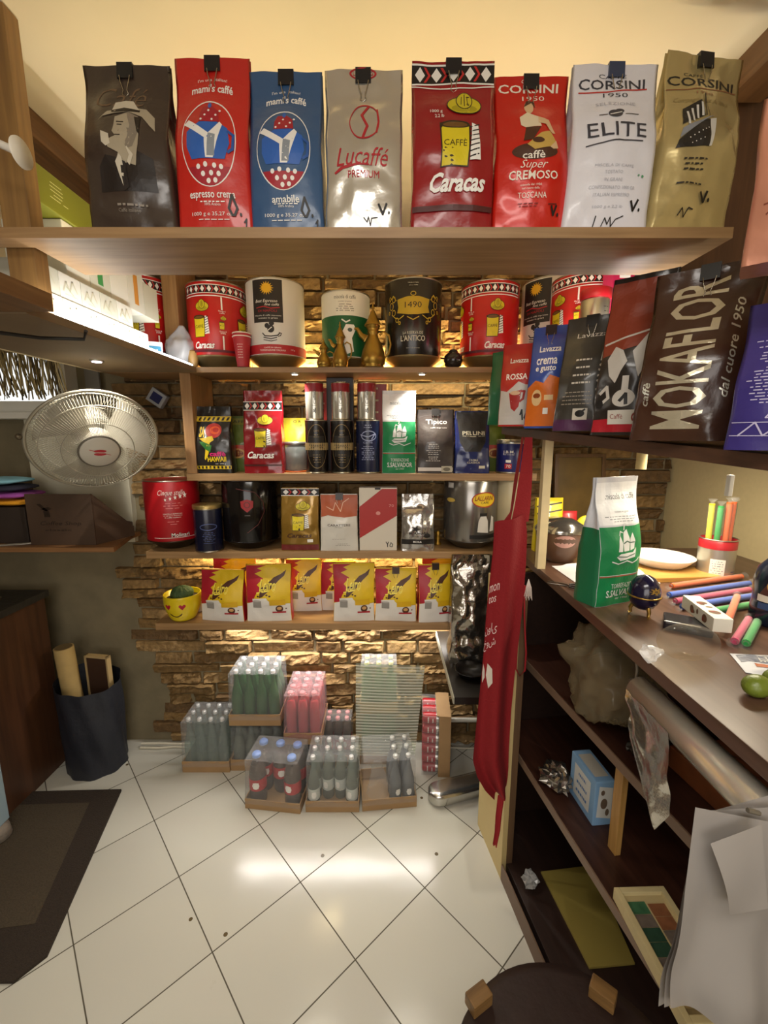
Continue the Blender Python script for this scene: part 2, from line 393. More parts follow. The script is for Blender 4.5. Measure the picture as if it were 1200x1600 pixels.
MB().bx(-2.22, -2.15, -1.6, 1.99, 0, 2.3, mat('#8d8168', .85, bump=.3, scale=14, var=.12), 0).build('wall_left', kind='structure')
MB().bx(1.28, 1.36, -1.6, 1.99, 0, 2.3, mat('#c9b98f', .6, bump=.06, scale=50, var=.04), 0).build('wall_right', kind='structure')
MB().bx(-2.2, 1.4, -1.68, -1.6, 0, 2.3, mat('#bfb296', .85, var=.1, scale=4), 0).build('wall_front', kind='structure')
def stone(i):
    return mat(['#7d6138', '#8a6c40', '#745832', '#94764a', '#6b5130'][i], .75, bump=.9, scale=38, var=.30, key='s')
def stone_wall():
    b = MB(); rr = random.Random(3)
    b.bx(-2.15, 1.28, 1.93, 1.99, 0, 2.3, mat('#81765c', .9, bump=.35, scale=10, var=.14, key='pl'), 0)   # plaster
    z = 0.0; row = 0
    while z < 2.3:
        hgt = min(rr.uniform(.046, .062), 2.3-z+.001); x = -1.06-.14*min(1, z/1.0)+rr.uniform(-.09, .06)
        if z > 1.1: x = -1.13+rr.uniform(-.06, .06)
        while x < 1.279:
            ln = min(rr.uniform(.11, .34), 1.28-x)
            if ln < .02: break
            dep = rr.uniform(.008, .034); s1 = rr.uniform(0, 90); g = .0012; rough = rr.choice([.004, .007, .012, .016])
            tx, tz = rr.uniform(-.01, .01), rr.uniform(-.008, .010)
            nu, nv = max(5, int(ln/.017)), 5; xa, xb, za, zb = x+g, x+ln-g, z+g, z+hgt-g
            def f(u, v):
                # outermost ring folds back to the wall
                e = 0 if (u in (0, 1) or v in (0, 1)) else 1
                uu = min(1, max(0, (u-.5)*1.06+.5)); vv = min(1, max(0, (v-.5)*1.25+.5))
                px, pz = xa+(xb-xa)*uu, za+(zb-za)*vv
                y = dep+tx*(uu-.5)*2+tz*(vv-.5)*2+rough*(noise.noise(Vector((px*26+s1, pz*40, s1)))+.7*noise.noise(Vector((px*70, pz*90+s1, s1))))
                return (px, 1.93-max(.002, y) if e else 1.935, pz)
            b.grid(f, nu+2, nv+2, stone(rr.randrange(5)), smooth=False)
            x += ln
        z += hgt; row += 1
    b.build('wall_back', kind='structure')
stone_wall()
OAK, OAKY, DARKW, DARK2 = wood('#8a6a45', '#a5835a', 0), wood('#8a6a45', '#a5835a', 1), wood('#301b14', '#42271d', 1, rough=.35), wood('#22140f', '#2e1c15', 1, rough=.5)
OAKZ, BEIGE = wood('#8a6640', '#a67f52', 2), mat('#c8b27c', .6, var=.06, scale=6)
# light frame window high on the back wall, half hidden by the reed blind
def window():
    x0, x1, z0, z1 = -1.70, -1.33, 1.60, 1.95
    b = MB(); wf = C('#e9e7df', .4)
    for a in ((x0, x1, z0, z0+.05), (x0, x1, z1-.04, z1), (x0, x0+.04, z0+.05, z1-.04), (x1-.04, x1, z0+.05, z1-.04)): b.bx(a[0], a[1], 1.86, 1.93, a[2], a[3], wf)
    b.bx(x0-.02, x1+.02, 1.80, 1.925, z0-.025, z0, wf)
    b.bx(x0+.04, x1-.04, 1.905, 1.928, z0+.05, z1-.04, mat('#eef2f2', .3, emit=1.1), 0)
    b.build('window_1', kind='structure')
window()
MB().bx(-1.56, -1.13, 1.895, 1.932, 1.03, 1.62, mat('#d8d3bd', .7, var=.08, scale=5), .004).build('trim_1', kind='structure')   # pale panel behind the fan
MB().bx(-.96, -.87, .1, 1.92, 2.235, 2.299, wood('#5a3d22', '#76522e', 1), .002).build('trim_2', kind='structure')      # ceiling beams
MB().bx(.76, .84, .1, 1.10, 2.235, 2.299, wood('#5a3d22', '#6f4d2c', 1), .002).build('trim_3', kind='structure')
# ---------------------------------------------------------------- shelves
def wall_unit():
    r = empty('shelf_unit', (-.1, 1.78, 1.33), label='oak wall unit of two long boards on the stone wall, cans above and bags inside', cat='shelf unit')
    P = lambda n, *a: MB().bx(a[0]+.1, a[1]+.1, a[2]-1.78, a[3]-1.78, a[4]-1.33, a[5]-1.33, OAK if n != 'side_panel' else OAKZ).build(n, r)
    P('shelf_board', -1.06, 1.20, 1.683, 1.90, 1.740, 1.760)
    P('shelf_board', -.775, .60, 1.683, 1.90, 1.331, 1.359)
    P('side_panel', -.775, -.735, 1.688, 1.90, 1.3595, 1.7395)
    P('side_panel', -.830, -.775, 1.72, 1.90, 1.7605, 2.298)
    for x in (-.34, .145):
        o = MB().lathe([(.018, 0), (.018, .004), (.012, .005), None, (.011, .0045), (.001, .0045)], C('#d8d4c8', .3, .8), seg=20).build('downlight', r, (x+.1, 1.70-1.78, 1.7395-1.33), (pi, 0, 0))
        MB().lathe([(.0105, 0), (.0105, .0015), (.001, .002)], mat('#fff3d8', .3, emit=9), seg=16).build('bulb', o, (0, 0, .0048))
wall_unit()
def board(name, label, x0, x1, y0, y1, z0, z1, m, cat='shelf', bev=.0015):
    return MB().bx(x0-(x0+x1)/2, x1-(x0+x1)/2, y0-(y0+y1)/2, y1-(y0+y1)/2, 0, z1-z0, m, bev).build(name, None, ((x0+x1)/2, (y0+y1)/2, z0), label=label, cat=cat)
board('bean_shelf', 'oak board holding the red, black and silver tins, under the wall unit', -.965, .56, 1.683, 1.905, 1.014, 1.043, OAK)
board('snack_shelf', 'lowest oak board, carrying the yellow bags and the smiling mug', -.955, .31, 1.683, 1.905, .704, .7345, OAK)
MB().prism([(-.95, -.095), (.773, -.095), (.773, .095), (-.598, .095), (-.598, -.052), (-.95, -.052)], 0, .019, OAK).build('high_shelf', None, (-.105, .995, 1.876), label='long oak board hung high across the passage under the row of big coffee bags', cat='shelf')
def ledge_unit():
    r = empty('side_shelf', (-.88, 1.28, 1.74), label='deep left board holding white boxes, bright light strip at its lip', cat='shelf')
    MB().bx(-.175, .175, -.38, .40, 0, .019, mat('#7d6a50', .6, var=.1, scale=8)).build('shelf_board', r)
    MB().bx(-.19, -.175, -.38, .40, 0, .555, CREAM).build('back_panel', r)
    MB().bx(.158, .172, -.285, .38, .0192, .0262, mat('#ffffff', .4, emit=4)).build('led_strip', r)
    o = MB().lathe([(.020, 0), (.020, .004), (.013, .005), (.001, .005)], C('#d8d4c8', .3, .8), seg=20).build('downlight', r, (-.03, .14, 0), (pi, 0, 0))
    MB().lathe([(.014, 0), (.014, .0015), (.001, .002)], mat('#f1e6ff', .3, emit=5), seg=16).build('bulb', o, (0, 0, .0052))
ledge_unit()
board('side_shelf', 'thick oak board nearest the camera on the left, its cut end above the light strip', -1.06, -.648, .36, .897, 1.742, 1.775, wood('#6d4d2d', '#86633d', 1))
def strip_right():
    r = empty('side_shelf', (.90, 1.3, 1.74), label='board along the right side behind the upright bags, holding red tin and silver jar', cat='shelf')
    MB().bx(-.33, .37, -.085, .375, 0, .0195, OAKY).build('shelf_board', r)
    MB().bx(-.325, -.311, -.08, .37, .0197, .0267, mat('#ffffff', .4, emit=7)).build('led_strip', r)
strip_right()
MB().bx(-.028, .028, -.018, .018, 0, .538, wood('#7a5a34', '#94703f', 2)).build('wooden_post', None, (-.738, .966, 1.7595), label='square oak post at the left end of the high board', cat='post')
def right_upright():
    r = empty('upright_panel', (.86, 1.12, 1.5), label='dark brown wooden panel with a metal hinge, beyond the right end of the high board', cat='panel')
    MB().bx(-.16, .2, 0, .02, .262, .795, wood('#4d3220', '#5e3f28', 2)).build('panel_board', r)
    h = MB(); h.bx(-.15, -.11, -.008, -.0005, .33, .365, C('#b9b2a0', .3, 1), .001); h.tube([(-.16, -.012, .325), (-.16, -.012, .372)], .006, C('#b9b2a0', .3, 1)); h.build('hinge', r)
right_upright()
def tilted_shelf():
    # gently sloping board on the right that carries the upright bags
    A, B = Vector((.415, 1.54)), Vector((.66, .52)); n = Vector((.30, .075))
    zf = lambda y: 1.5+.030-(1.45-y)*.076
    P = [A, B, B+n*1.1, A+n]; m = wood('#4a3122', '#5d3f2b', 1)
    c = Vector((.7, 1.0, 1.48)); b = MB()
    top = [Vector((p.x, p.y, zf(p.y)))-c for p in P]; bot = [v-Vector((0, 0, .026)) for v in top]
    b.add(top+bot, [(0, 1, 2, 3), (7, 6, 5, 4), (0, 4, 5, 1), (1, 5, 6, 2), (2, 6, 7, 3), (3, 7, 4, 0)], m)
    r = b.build('sloping_shelf', None, c, label='dark wooden board on the right carrying a row of upright coffee bags', cat='shelf')
    bb = MB(); bb.bx(-.005, .005, -.006, .006, -.048, .0, C('#ddd9cf', .4)); bb.build('bracket', r, W(1142, 742, Y=.96)-c)
    return zf
ZS = tilted_shelf()
board('corner_shelf', 'short dark board at the right edge under the copper bag', .60, 1.0, .42, .68, 1.713, 1.730, wood('#4a3122', '#5d3f2b', 1))
# ---------------------------------------------------------------- printed designs (label coordinates: x -1..1 across, y 0..1 up)
def hearts(cx, cy, w, h): return poly([(cx, cy-h)]+[(cx+w*.9, cy+h*.15), (cx+w, cy+h*.5), (cx+w*.75, cy+h*.85), (cx+w*.4, cy+h*.9), (cx, cy+h*.5), (cx-w*.4, cy+h*.9), (cx-w*.75, cy+h*.85), (cx-w, cy+h*.5), (cx-w*.9, cy+h*.15)])
def diamonds(y0, y1, n=5, x0=-1, x1=1, wave=0):
    ym, hh = (y0+y1)/2, (y1-y0)/2; S = [(BLK, rect((x0+x1)/2, ym, x1-x0, y1-y0)), (WHT, rect((x0+x1)/2, y1-hh*.08, x1-x0, hh*.16)+rect((x0+x1)/2, y0+hh*.08, x1-x0, hh*.16))]
    A, B, D = [], [], []
    for i in range(n):
        cx = x0+(x1-x0)*(i+.5)/n; w = (x1-x0)/n/2
        A += poly([(cx-w*.62, ym), (cx, ym-hh*.72), (cx+w*.62, ym), (cx, ym+hh*.72)])
        B += poly([(cx+w*.45, ym+hh*.72), (cx+w*1.0, ym), (cx+w*.45, ym-hh*.72), (cx+w*.75, ym-hh*.72), (cx+w*1.3, ym), (cx+w*.75, ym+hh*.72)]) if i < n-1 else []
    return S+[(WHT, A), (C('#c22a2a'), B)]
def sack_hat(cx, y0, k, kx, pants=True, word='CAFFÈ'):
    # yellow coffee sack with a straw hat above it; k = height, kx = half width of the sack
    o = C('#33260f'); hat = C('#c9b91f'); sk = C('#dcc821'); y1 = y0+k*.50
    sack = [(cx-kx, y0), (cx+kx*.9, y0), (cx+kx*1.02, y0+k*.2), (cx+kx, y1), (cx-kx*1.05, y1+k*.03), (cx-kx*.95, y0+k*.2)]
    big = [(cx+(x-cx)*1.10, y0+k*.25+(y-y0-k*.25)*1.06) for x, y in sack]
    hx = cx+kx*.75; hy = y0+k*.80
    S = [(o, poly(big)), (sk, poly(sack)), (o, ell(cx-kx*.02, y1+k*.02, kx*1.12, k*.055)), (C('#6d4a1d'), ell(cx-kx*.02, y1+k*.015, kx*.9, k*.036)),
         (o, text(word, cx, y0+k*.28, kx*1.7, k*.10))]
    S += [(o, ell(hx, hy, kx*1.30, k*.135)), (hat, ell(hx, hy, kx*1.22, k*.122)), (C('#a89a16'), ell(hx, hy-k*.05, kx*.95, k*.055)), (o, ell(hx, hy+k*.06, kx*.62, k*.125)), (hat, ell(hx, hy+k*.06, kx*.55, k*.113)),
          (o, stroke([(hx, hy-.02*k), (hx, hy+k*.15)], k*.012)+stroke([(hx-kx*.25, hy), (hx-kx*.2, hy+k*.12)], k*.009)+stroke([(hx+kx*.25, hy), (hx+kx*.2, hy+k*.12)], k*.009))]
    if pants:
        px = cx+kx*1.45; Z = []
        S += [(WHT, poly([(px-kx*.35, y0+k*.06), (px+kx*.5, y0+k*.08), (px+kx*.28, y1+k*.02), (px-kx*.2, y1+k*.05)]))]
        for i in range(7): yy = y0+k*(.1+.065*i); Z += stroke([(px-kx*.33, yy), (px+kx*.35, yy+k*.045)], k*.016)
        S += [(BLK, Z)]
    return S
def d_caracas():
    return diamonds(.865, .985, 5)+[(WHT, stroke([(-1, .855), (-.3, .838), (.3, .838), (1, .855)], .007))]+sack_hat(.02, .35, .46, .33)+[
        (WHT, text('1000 g', -.42, .675, .30, .024)+text('2.2 lb', -.35, .645, .22, .022)), (WHT, text('Caracas', .10, .262, 1.36, .105, .03, .35)), (C('#4a1512'), rect(0, .125, 1.96, .032))]
def d_caracas_can():
    o = C('#2b1c10')
    S = diamonds(.83, .95, 14)+[(WHT, rect(0, .80, 2, .012))]
    for cx in (-.62, .34): S += sack_hat(cx, .26, .50, .115)
    S += [(WHT, text('Caracas', -.52, .145, .42, .095, .03, .35)+text('Caracas', .40, .145, .42, .095, .03, .35)), (WHT, rect(-.13, .70, .03, .17)+rect(-.13, .17, .03, .2)+text('Miscela di', -.13, .60, .14, .02)+text('caffè', -.13, .575, .1, .02)+text('Gusto &', -.13, .33, .14, .02)+text('aroma', -.13, .305, .1, .02))]
    S += sack_hat(-.145, .36, .18, .045, False, 'C')+[(C('#5a1524'), rect(0, .065, 2, .035))]
    return S
def d_mamis(sub):
    def f():
        blue, cream, red = C('#2f62b5'), C('#efece6'), C('#a51d2c')
        S = [(cream, text("I'm una  italian!", 0, .872, .78, .018, arc=.012)+text("mami's caffé", 0, .812, 1.10, .052, .02, arc=.018)), (cream, ring(-.03, .490, .75, .250, .022, .009))]
        # generic still life in the oval: blue coffee pot over a dotted cloth
        S += [(red, [t for t in poly([q for q in epts(-.03, .49, .70, .245, 40) if q[1] < .375])])]
        S += [(cream, sum((ell(x, y, .055, .014) for x, y in ((-.32, .345), (-.12, .355), (.12, .35), (.3, .345), (-.2, .308), (.02, .312), (.22, .308), (-.06, .272), (.12, .275))), []))]
        S += [(blue, poly([(-.50, .385), (.42, .385), (.56, .47), (.50, .56), (.20, .60), (-.28, .60), (-.62, .54), (-.62, .45)])),
              (cream, poly([(-.70, .585), (-.58, .615), (-.02, .53), (.28, .60), (.36, .58), (.10, .39), (-.10, .39), (-.12, .50)])), (C('#8d949c'), poly([(-.06, .40), (.14, .40), (.18, .52), (-.02, .53)])),
              (red, poly([(-.30, .60), (.26, .60), (.22, .67), (.06, .70), (-.2, .70), (-.28, .66)])), (cream, sum((ell(-.24+.1*i, .615+.028*(i % 3), .03, .007) for i in range(6)), [])), (blue, ell(-.02, .705, .05, .018)), (C('#2a569f'), stroke([(.52, .54), (.66, .52), (.64, .44), (.52, .42)], .016))]
        S += [(cream, text(sub, 0, .190, 1.22 if len(sub) > 8 else .76, .042, .015)+text('100% Arabica', 0, .150, .42, .014)+lines(0, .132, .163, 1, 1.0, .006, 4)+text('1000 g e 35.27 oz', -.05, .098, 1.1, .026)+lines(0, .070, .071, 1, 1.0, .005, 5))]
        S += [(BLK, stroke([(.50, .095), (.42, .13), (.52, .20), (.64, .13), (.56, .095), (.50, .095)], .014)+ell(.72, .10, .03, .010)+stroke([(.8, .06), (.86, .08), (.84, .04)], .008))]
        return S
    return f
def d_cafe_man():
    s1, s2, s3, s4 = C('#a79b84'), C('#84796a'), C('#211916'), C('#c9c0ac'); g = C('#6a523c')
    S = [(g, text('Café', -.1, .80, 1.20, .13, -.01, .4)),
         (s3, poly([(-.62, .22), (.72, .22), (.70, .40), (.30, .45), (-.05, .40), (-.42, .42), (-.60, .36)])),
         (s1, poly([(-.14, .40), (.30, .36), (.38, .48), (.40, .58), (-.02, .50)])),
         (s2, poly([(-.22, .60), (-.20, .66), (.10, .69), (.34, .66), (.38, .56), (.24, .47), (.02, .455), (-.14, .49), (-.18, .535), (-.25, .56)])),
         (s1, poly([(-.22, .60), (-.20, .66), (.08, .68), (.16, .60), (.05, .47), (-.14, .49), (-.18, .535), (-.25, .56)])),
         (s3, poly([(.26, .655), (.40, .655), (.40, .54), (.34, .56)])+stroke([(-.15, .625), (.0, .622)], .009)+stroke([(-.13, .605), (-.03, .603)], .007)+stroke([(-.17, .535), (-.06, .535)], .007)),
         (s1, poly([(-.62, .635), (-.50, .665), (-.22, .685), (.10, .690), (.42, .66), (.62, .60), (.76, .565), (.70, .66), (.50, .715), (.10, .725), (-.40, .700)])), (s4, poly([(-.30, .695), (-.24, .765), (.0, .775), (.18, .772), (.36, .70), (.0, .715)])), (s3, poly([(-.30, .692), (.36, .690), (.37, .705), (0, .72), (-.30, .707)])),
         (s4, poly([(-.02, .42), (.16, .36), (.26, .42), (.10, .47)])+poly([(-.18, .38), (-.04, .24), (.04, .24), (-.04, .44)])), (s3, poly([(-.06, .36), (.06, .36), (.10, .24), (-.04, .22)])),
         (s1, poly([(-.38, .50), (-.14, .53), (.04, .49), (.16, .42), (.08, .37), (-.10, .43), (-.34, .46)])), (s4, poly([(-.50, .56), (-.32, .54), (-.28, .48), (-.38, .465), (-.48, .49)])),
         (C('#8a8073'), lines(.1, .14, .145, 1, .9, .012, 9)+text('Caffè italiano', .02, .115, .5, .02))]
    return S
def d_lucaffe():
    r = C('#b3202a'); W2 = C('#dcd3c2')
    return [(r, ring(0, .975, .34, .035, .05, .008)+text('LUCKING', 0, .978, .5, .024)), (C('#a39b8e'), text('1919', -.03, .868, .12, .012)),
            (r, ring(.02, .655, .40, .125, .022, .010)+stroke([(.10, .765), (-.06, .70), (.10, .62), (-.02, .545)], .016)+stroke([(.34, .74), (.40, .66), (.34, .58)], .012)),
            (r, text('Lucaffé', -.03, .430, 1.36, .105, -.004, .3)), (r, poly([(-.78, .345), (-.6, .375), (-.1, .385), (.3, .378), (-.1, .375), (-.55, .36), (-.76, .335)])), (r, text('PREMIUM', 0, .328, .84, .040)),
            (BLK, stroke([(.40, .16), (.50, .105), (.60, .165)], .013)+ell(.66, .115, .025, .010)+stroke([(.0, .085), (.08, .06), (.12, .09), (.16, .04), (.2, .08), (.36, .085)], .006))]
def d_corsini_red():
    w, g, b = C('#efe6d6'), C('#c8a552'), C('#4a2a1a')
    return [(w, text('CAFFÈ', -.02, .972, .5, .026)+text('CORSINI', -.08, .925, 1.62, .055, .015)+text('1950', .06, .862, .62, .030)),
            (b, ell(.02, .480, .62, .05)), (C('#d9b78c'), ell(-.08, .795, .13, .048)), (b, poly([(-.22, .80), (-.14, .845), (.08, .84), (.1, .79), (0, .83)])), (C('#e3d3b4'), poly([(-.36, .72), (-.14, .755), (.16, .72), (.22, .645), (-.22, .64), (-.34, .66)])),
            (C('#d9b78c'), poly([(.16, .72), (.46, .70), (.60, .60), (.52, .60), (.36, .665), (.14, .67)])+poly([(.2, .53), (.6, .545), (.66, .50), (.5, .49)])), (b, poly([(-.22, .64), (.2, .64), (-.05, .55), (-.3, .545)])), (g, poly([(-.20, .52), (.20, .60), (.46, .62), (.58, .54), (.40, .50), (.0, .485)])), (b, ell(.10, .545, .16, .02)),
            (w, text('caffè', -.02, .455, .58, .044, .01)), (w, text('Super', 0, .395, .72, .062, -.005, .4)), (w, text('CREMOSO', 0, .338, 1.30, .052, .015)), (w, text('miscela dal 1950', -.05, .282, .55, .013)+text('nel cuore della', -.05, .262, .45, .013)+text('TOSCANA', 0, .222, .76, .034)),
            (BLK, stroke([(.55, .16), (.62, .11), (.70, .165)], .014)+ell(.76, .115, .03, .012)+stroke([(.45, .17), (.7, .175)], .005)), (C('#7d1512'), lines(-.1, .16, .175, 2, .8, .005, 3))]
def d_elite():
    k, r = C('#3c3c46'), C('#c23a34'); g = C('#b9bac4')
    return [(k, text('CAFFÈ', -.06, .935, .64, .030)+text('CORSINI', -.08, .880, 1.54, .062, .012)), (r, stroke([(-.84, .832), (-.2, .830), (.74, .852)], .009)), (k, text('1950', .0, .806, .56, .028)), (g, text('SELEZIONE', 0, .745, .9, .022)),
            (k, ell(-.04, .672, .16, .026)+ell(.06, .69, .1, .016)), (WHT, stroke([(-.16, .665), (.1, .682)], .006)), (k, stroke([(-.4, .662), (-.22, .664)], .005)+stroke([(.18, .667), (.5, .672)], .005)),
            (k, text('ELITE', 0, .565, 1.36, .090)+stroke([(-.72, .468), (0, .495), (.6, .498)], .007)), (g, text('MISCELA DI CAFFÈ', 0, .360, .95, .018)+text('TOSTATO', 0, .322, .42, .018)+text('IN GRANI', 0, .280, .42, .018)+text('CONFEZIONATO 1000 GR', 0, .238, 1.1, .018)+text('ITALIAN ESPRESSO', 0, .198, .85, .018)+text('1000 g e 2,2 lb', -.05, .135, .7, .018)),
            (C('#4f9a6c'), ell(.62, .312, .02, .006)+ell(.72, .308, .03, .008)), (BLK, stroke([(.50, .165), (.58, .115), (.68, .175)], .014)+ell(.74, .122, .025, .010)+stroke([(-.3, .085), (-.34, .02)], .007)+stroke([(-.14, .03), (-.08, .075), (0, .04), (.05, .08), (.1, .03), (.2, .07), (.36, .085)], .006))]
def d_gold_ship():
    k, r, wv = C('#2b2723'), C('#8d5a38'), C('#d8d6cf')
    S = [(k, text('CAFFÈ', -.30, .885, .5, .022)+text('CORSINI', -.06, .840, 1.74, .055, .012)), (r, stroke([(-.95, .785), (-.2, .792), (.9, .812)], .007)), (r, text('1950', -.05, .765, .45, .018)), (C('#7d6a3e'), text('Compagnia dell Arabica', -.1, .715, 1.4, .035, -.01, .4)),
         (k, poly([(-.80, .425), (-.74, .47), (-.10, .60), (.02, .60), (-.05, .435)])), (wv, poly([(.02, .60), (.20, .615), (.02, .44), (-.05, .435)])), (C('#8d9096'), poly([(-.72, .48), (-.64, .54), (.0, .615), (.16, .63), (-.10, .595)])), (k, poly([(-.66, .56), (-.62, .66), (-.16, .72), (-.1, .62)]))]
    for i in range(4): S += [(wv, rect(-.52+.12*i, .60+.02*i, .05, .085))]
    S += [(k, stroke([(-.08, .62), (-.06, .76)], .006)+stroke([(-.06, .76), (.0, .62)], .003)), (WHT, sum((ell(-.5+.085*i, .478+.012*i, .012, .004) for i in range(6)), [])+sum((ell(-.45+.08*i, .448+.008*i, .010, .003) for i in range(4)), [])), (k, lines(-.3, .32, .37, 3, .8, .008, 7)+lines(-.3, .25, .252, 1, 1.0, .008, 8)),
          (BLK, stroke([(.02, .21), (.12, .16), (.20, .22)], .014)+ell(.26, .175, .03, .012)+stroke([(-.45, .09), (-.35, .13), (-.3, .08), (-.2, .13), (-.1, .12)], .006))]
    return S
def d_salvador():
    k, wv = C('#3a3d40'), C('#d5d7d4')
    return [(C('#0f7d47'), rect(0, .315, 1.985, .624)), (C('#e9e9ea'), rect(0, .80, 1.95, .32)), (k, text('miscela di caffè', .12, .852, 1.30, .046)), (C('#8a8d90'), text('tostato in grani', 0, .735, .6, .02)+lines(0, .665, .70, 3, 1.5, .006, 2)),
            (wv, poly([(-.46, .40), (-.30, .425), (.30, .425), (.52, .455), (.40, .385), (-.30, .37)])+poly([(-.40, .44), (-.22, .44), (-.16, .50), (-.24, .56), (-.34, .52)])+poly([(-.16, .44), (.12, .44), (.20, .52), (.10, .605), (-.06, .58), (-.14, .51)])+poly([(.18, .44), (.40, .45), (.46, .51), (.36, .575), (.22, .53)])+stroke([(-.02, .60), (.02, .645), (.18, .63)], .010)+stroke([(-.26, .56), (-.2, .59), (-.1, .58)], .008)),
            (C('#4f6a5c'), stroke([(-.12, .50), (.04, .515), (.18, .50)], .010)+stroke([(.2, .50), (.42, .50)], .008)+stroke([(-.4, .405), (0, .395), (.38, .41)], .008)), (wv, stroke([(-.6, .365), (-.35, .345), (0, .365), (.3, .34), (.7, .37)], .009)),
            (C('#b7463c'), rect(0, .243, 1.96, .006)), (wv, rect(0, .252, 1.96, .004)+text('TORREFAZIONE', .05, .165, 1.1, .038)+text('S.SALVADOR', .05, .105, 1.5, .058, .015)+text('dal 1950', .05, .055, .5, .016))]
def d_yellow(v):
    def f():
        rd, yl, wh, br = C('#a5182a'), C('#d8b516'), C('#dcd8d2'), C('#4a2612')
        S = [(yl, rect(0, .66, 1.97, .66)), (wh, rect(0, .16, 1.97, .32)), (rd, poly([(-.985, .985), (-.1, .985), (-.5, .93), (-.30, .89), (-.62, .84), (-.22, .76), (-.5, .66), (-.28, .58), (-.55, .50), (-.68, .40), (-.60, .36), (-.985, .34)]))]
        S += [(wh, poly([(-.985, .33), (-.7, .36), (-.72, .42), (-.08, .44), (-.02, .40), (.1, .36), (.1, .30), (-.985, .30)])), (br, poly([(-.35, .60), (-.02, .68), (.25, .78), (.55, .83), (.78, .90), (.70, .80), (.45, .72), (.2, .62), (-.02, .54), (-.25, .46), (-.4, .44)])),
              (C('#f0dc50'), text('Leiro', -.02, .65, .74, .20, .025, .25)), (br, text('Leiro', .0, .645, .66, .16, -.03, .25)), (C('#f0dc50'), stroke([(-.5, .525), (0, .56)], .02)), (br, sum((ell(-.45+.13*i, .47+.02*((i*3) % 4), .05, .014) for i in range(5)), [])),
              (C('#8d8984'), rect(-.50, .325, .38, .13)), (C('#a9a5a0'), ell(-.50, .385, .19, .016)), (C('#d0a512'), rect(.42, .35, .72, .10)), (br, ell(.50, .235, .17, .062)), (C('#c79a62'), ell(.50, .245, .11, .030)), (rd, rect(.48, .170, .62, .030)), (br, rect(.8, .235, .06, .02))]
        return S
    return f
def d_best():
    k, y, r = C('#262120'), C('#e3b022'), C('#b01f28')
    S = [(k, rect(-.18, .70, .66, .54)), (y, ell(-.18, .86, .10, .055))]
    S += [(y, sum((poly([(-.18+.09*cos(a-.2), .86+.05*sin(a-.2)), (-.18+.155*cos(a), .86+.088*sin(a)), (-.18+.09*cos(a+.2), .86+.05*sin(a+.2))]) for a in [i*pi/8 for i in range(16)]), []))]
    S += [(WHT, text('Best Espresso', -.2, .695, .48, .05, 0, .3)+text('fine caffè', -.08, .655, .3, .03, 0, .3)+text('Miscela di caffè espresso', -.18, .515, .58, .022)+text('tostato in grani', -.18, .48, .42, .022)), (r, stroke([(-.42, .615), (-.25, .63), (-.1, .605), (.08, .62)], .012)+text('DI NAPOLI', -.18, .575, .40, .030))]
    S += [(k, ell(-.12, .345, .075, .05)+ell(-.2, .385, .05, .032)+ell(-.10, .415, .055, .03)+stroke([(-.30, .29), (-.25, .255), (-.12, .25), (.02, .262), (.06, .29)], .014)+stroke([(-.28, .235), (-.12, .215), (.0, .235)], .012)+stroke([(-.28, .205), (-.12, .185), (.0, .205)], .009)+stroke([(.05, .30), (.1, .29), (.08, .26), (.03, .25)], .010))]
    S += [(WHT, stroke([(-.18, .325), (-.10, .365)], .010)), (r, rect(0, .085, 1.9, .12)), (WHT, text('CAFFÈ IN GRANI', -.1, .105, .36, .022)+text('TORREFAZIONE ITALIANA', -.1, .07, .56, .022)+text('1Kg', .35, .085, .1, .02))]
    return S
def d_1490():
    g, w = C('#c2a534', .35, .3), C('#cfc8b8')
    S = [(g, poly([(-.36, .73), (-.12, .76), (.12, .76), (.36, .73), (.33, .63), (.36, .56), (.10, .53), (-.10, .53), (-.36, .56), (-.33, .63)])), (BLK, text('1490', 0, .655, .36, .075))]
    rr = random.Random(2)
    for sx in (-1, 1):
        for x, y, a in ((.45, .74, .05), (.52, .66, .06), (.45, .57, .05), (.36, .47, .04), (.56, .76, .035), (.30, .43, .03), (.58, .58, .03)):
            S += [(g, ring(sx*x, y, a, a*.85, .016, .012, 14))]
        S += [(g, stroke([(sx*.2, .52), (sx*.3, .48), (sx*.4, .5), (sx*.5, .55)], .012)+stroke([(sx*.38, .72), (sx*.46, .79), (sx*.58, .72)], .012))]
    S += [(g, ring(0, .79, .06, .03, .015, .01, 14)+stroke([(-.12, .5), (0, .46), (.12, .5)], .012)), (w, text('LA RISERVA DE', 0, .295, .42, .035)+text("L'ANTICO", 0, .225, .52, .075, .01)+text('torrefazione', 0, .10, .28, .014)+text('Made in Italy', 0, .925, .22, .016)+text('since 1490', 0, .895, .18, .012))]
    return S
def d_miscela_can():
    return [(C('#0d5a30'), rect(0, .33, 2, .60)), (C('#e4e1d6'), rect(0, .80, 2, .34)), (C('#2d2d2b'), text('miscela di caffè', -.02, .90, .56, .055)+text('tostato in grani', -.02, .83, .34, .02)+lines(0, .70, .79, 4, .55, .008, 1)), (WHT, poly([(-.12, .36), (.0, .5), (.2, .5), (.26, .44), (.15, .3), (.2, .1), (.02, .06), (-.05, .2)])+stroke([(-.1, .57), (.0, .53), (.1, .56)], .02)), (C('#4b5a50'), ell(.1, .42, .06, .03))]
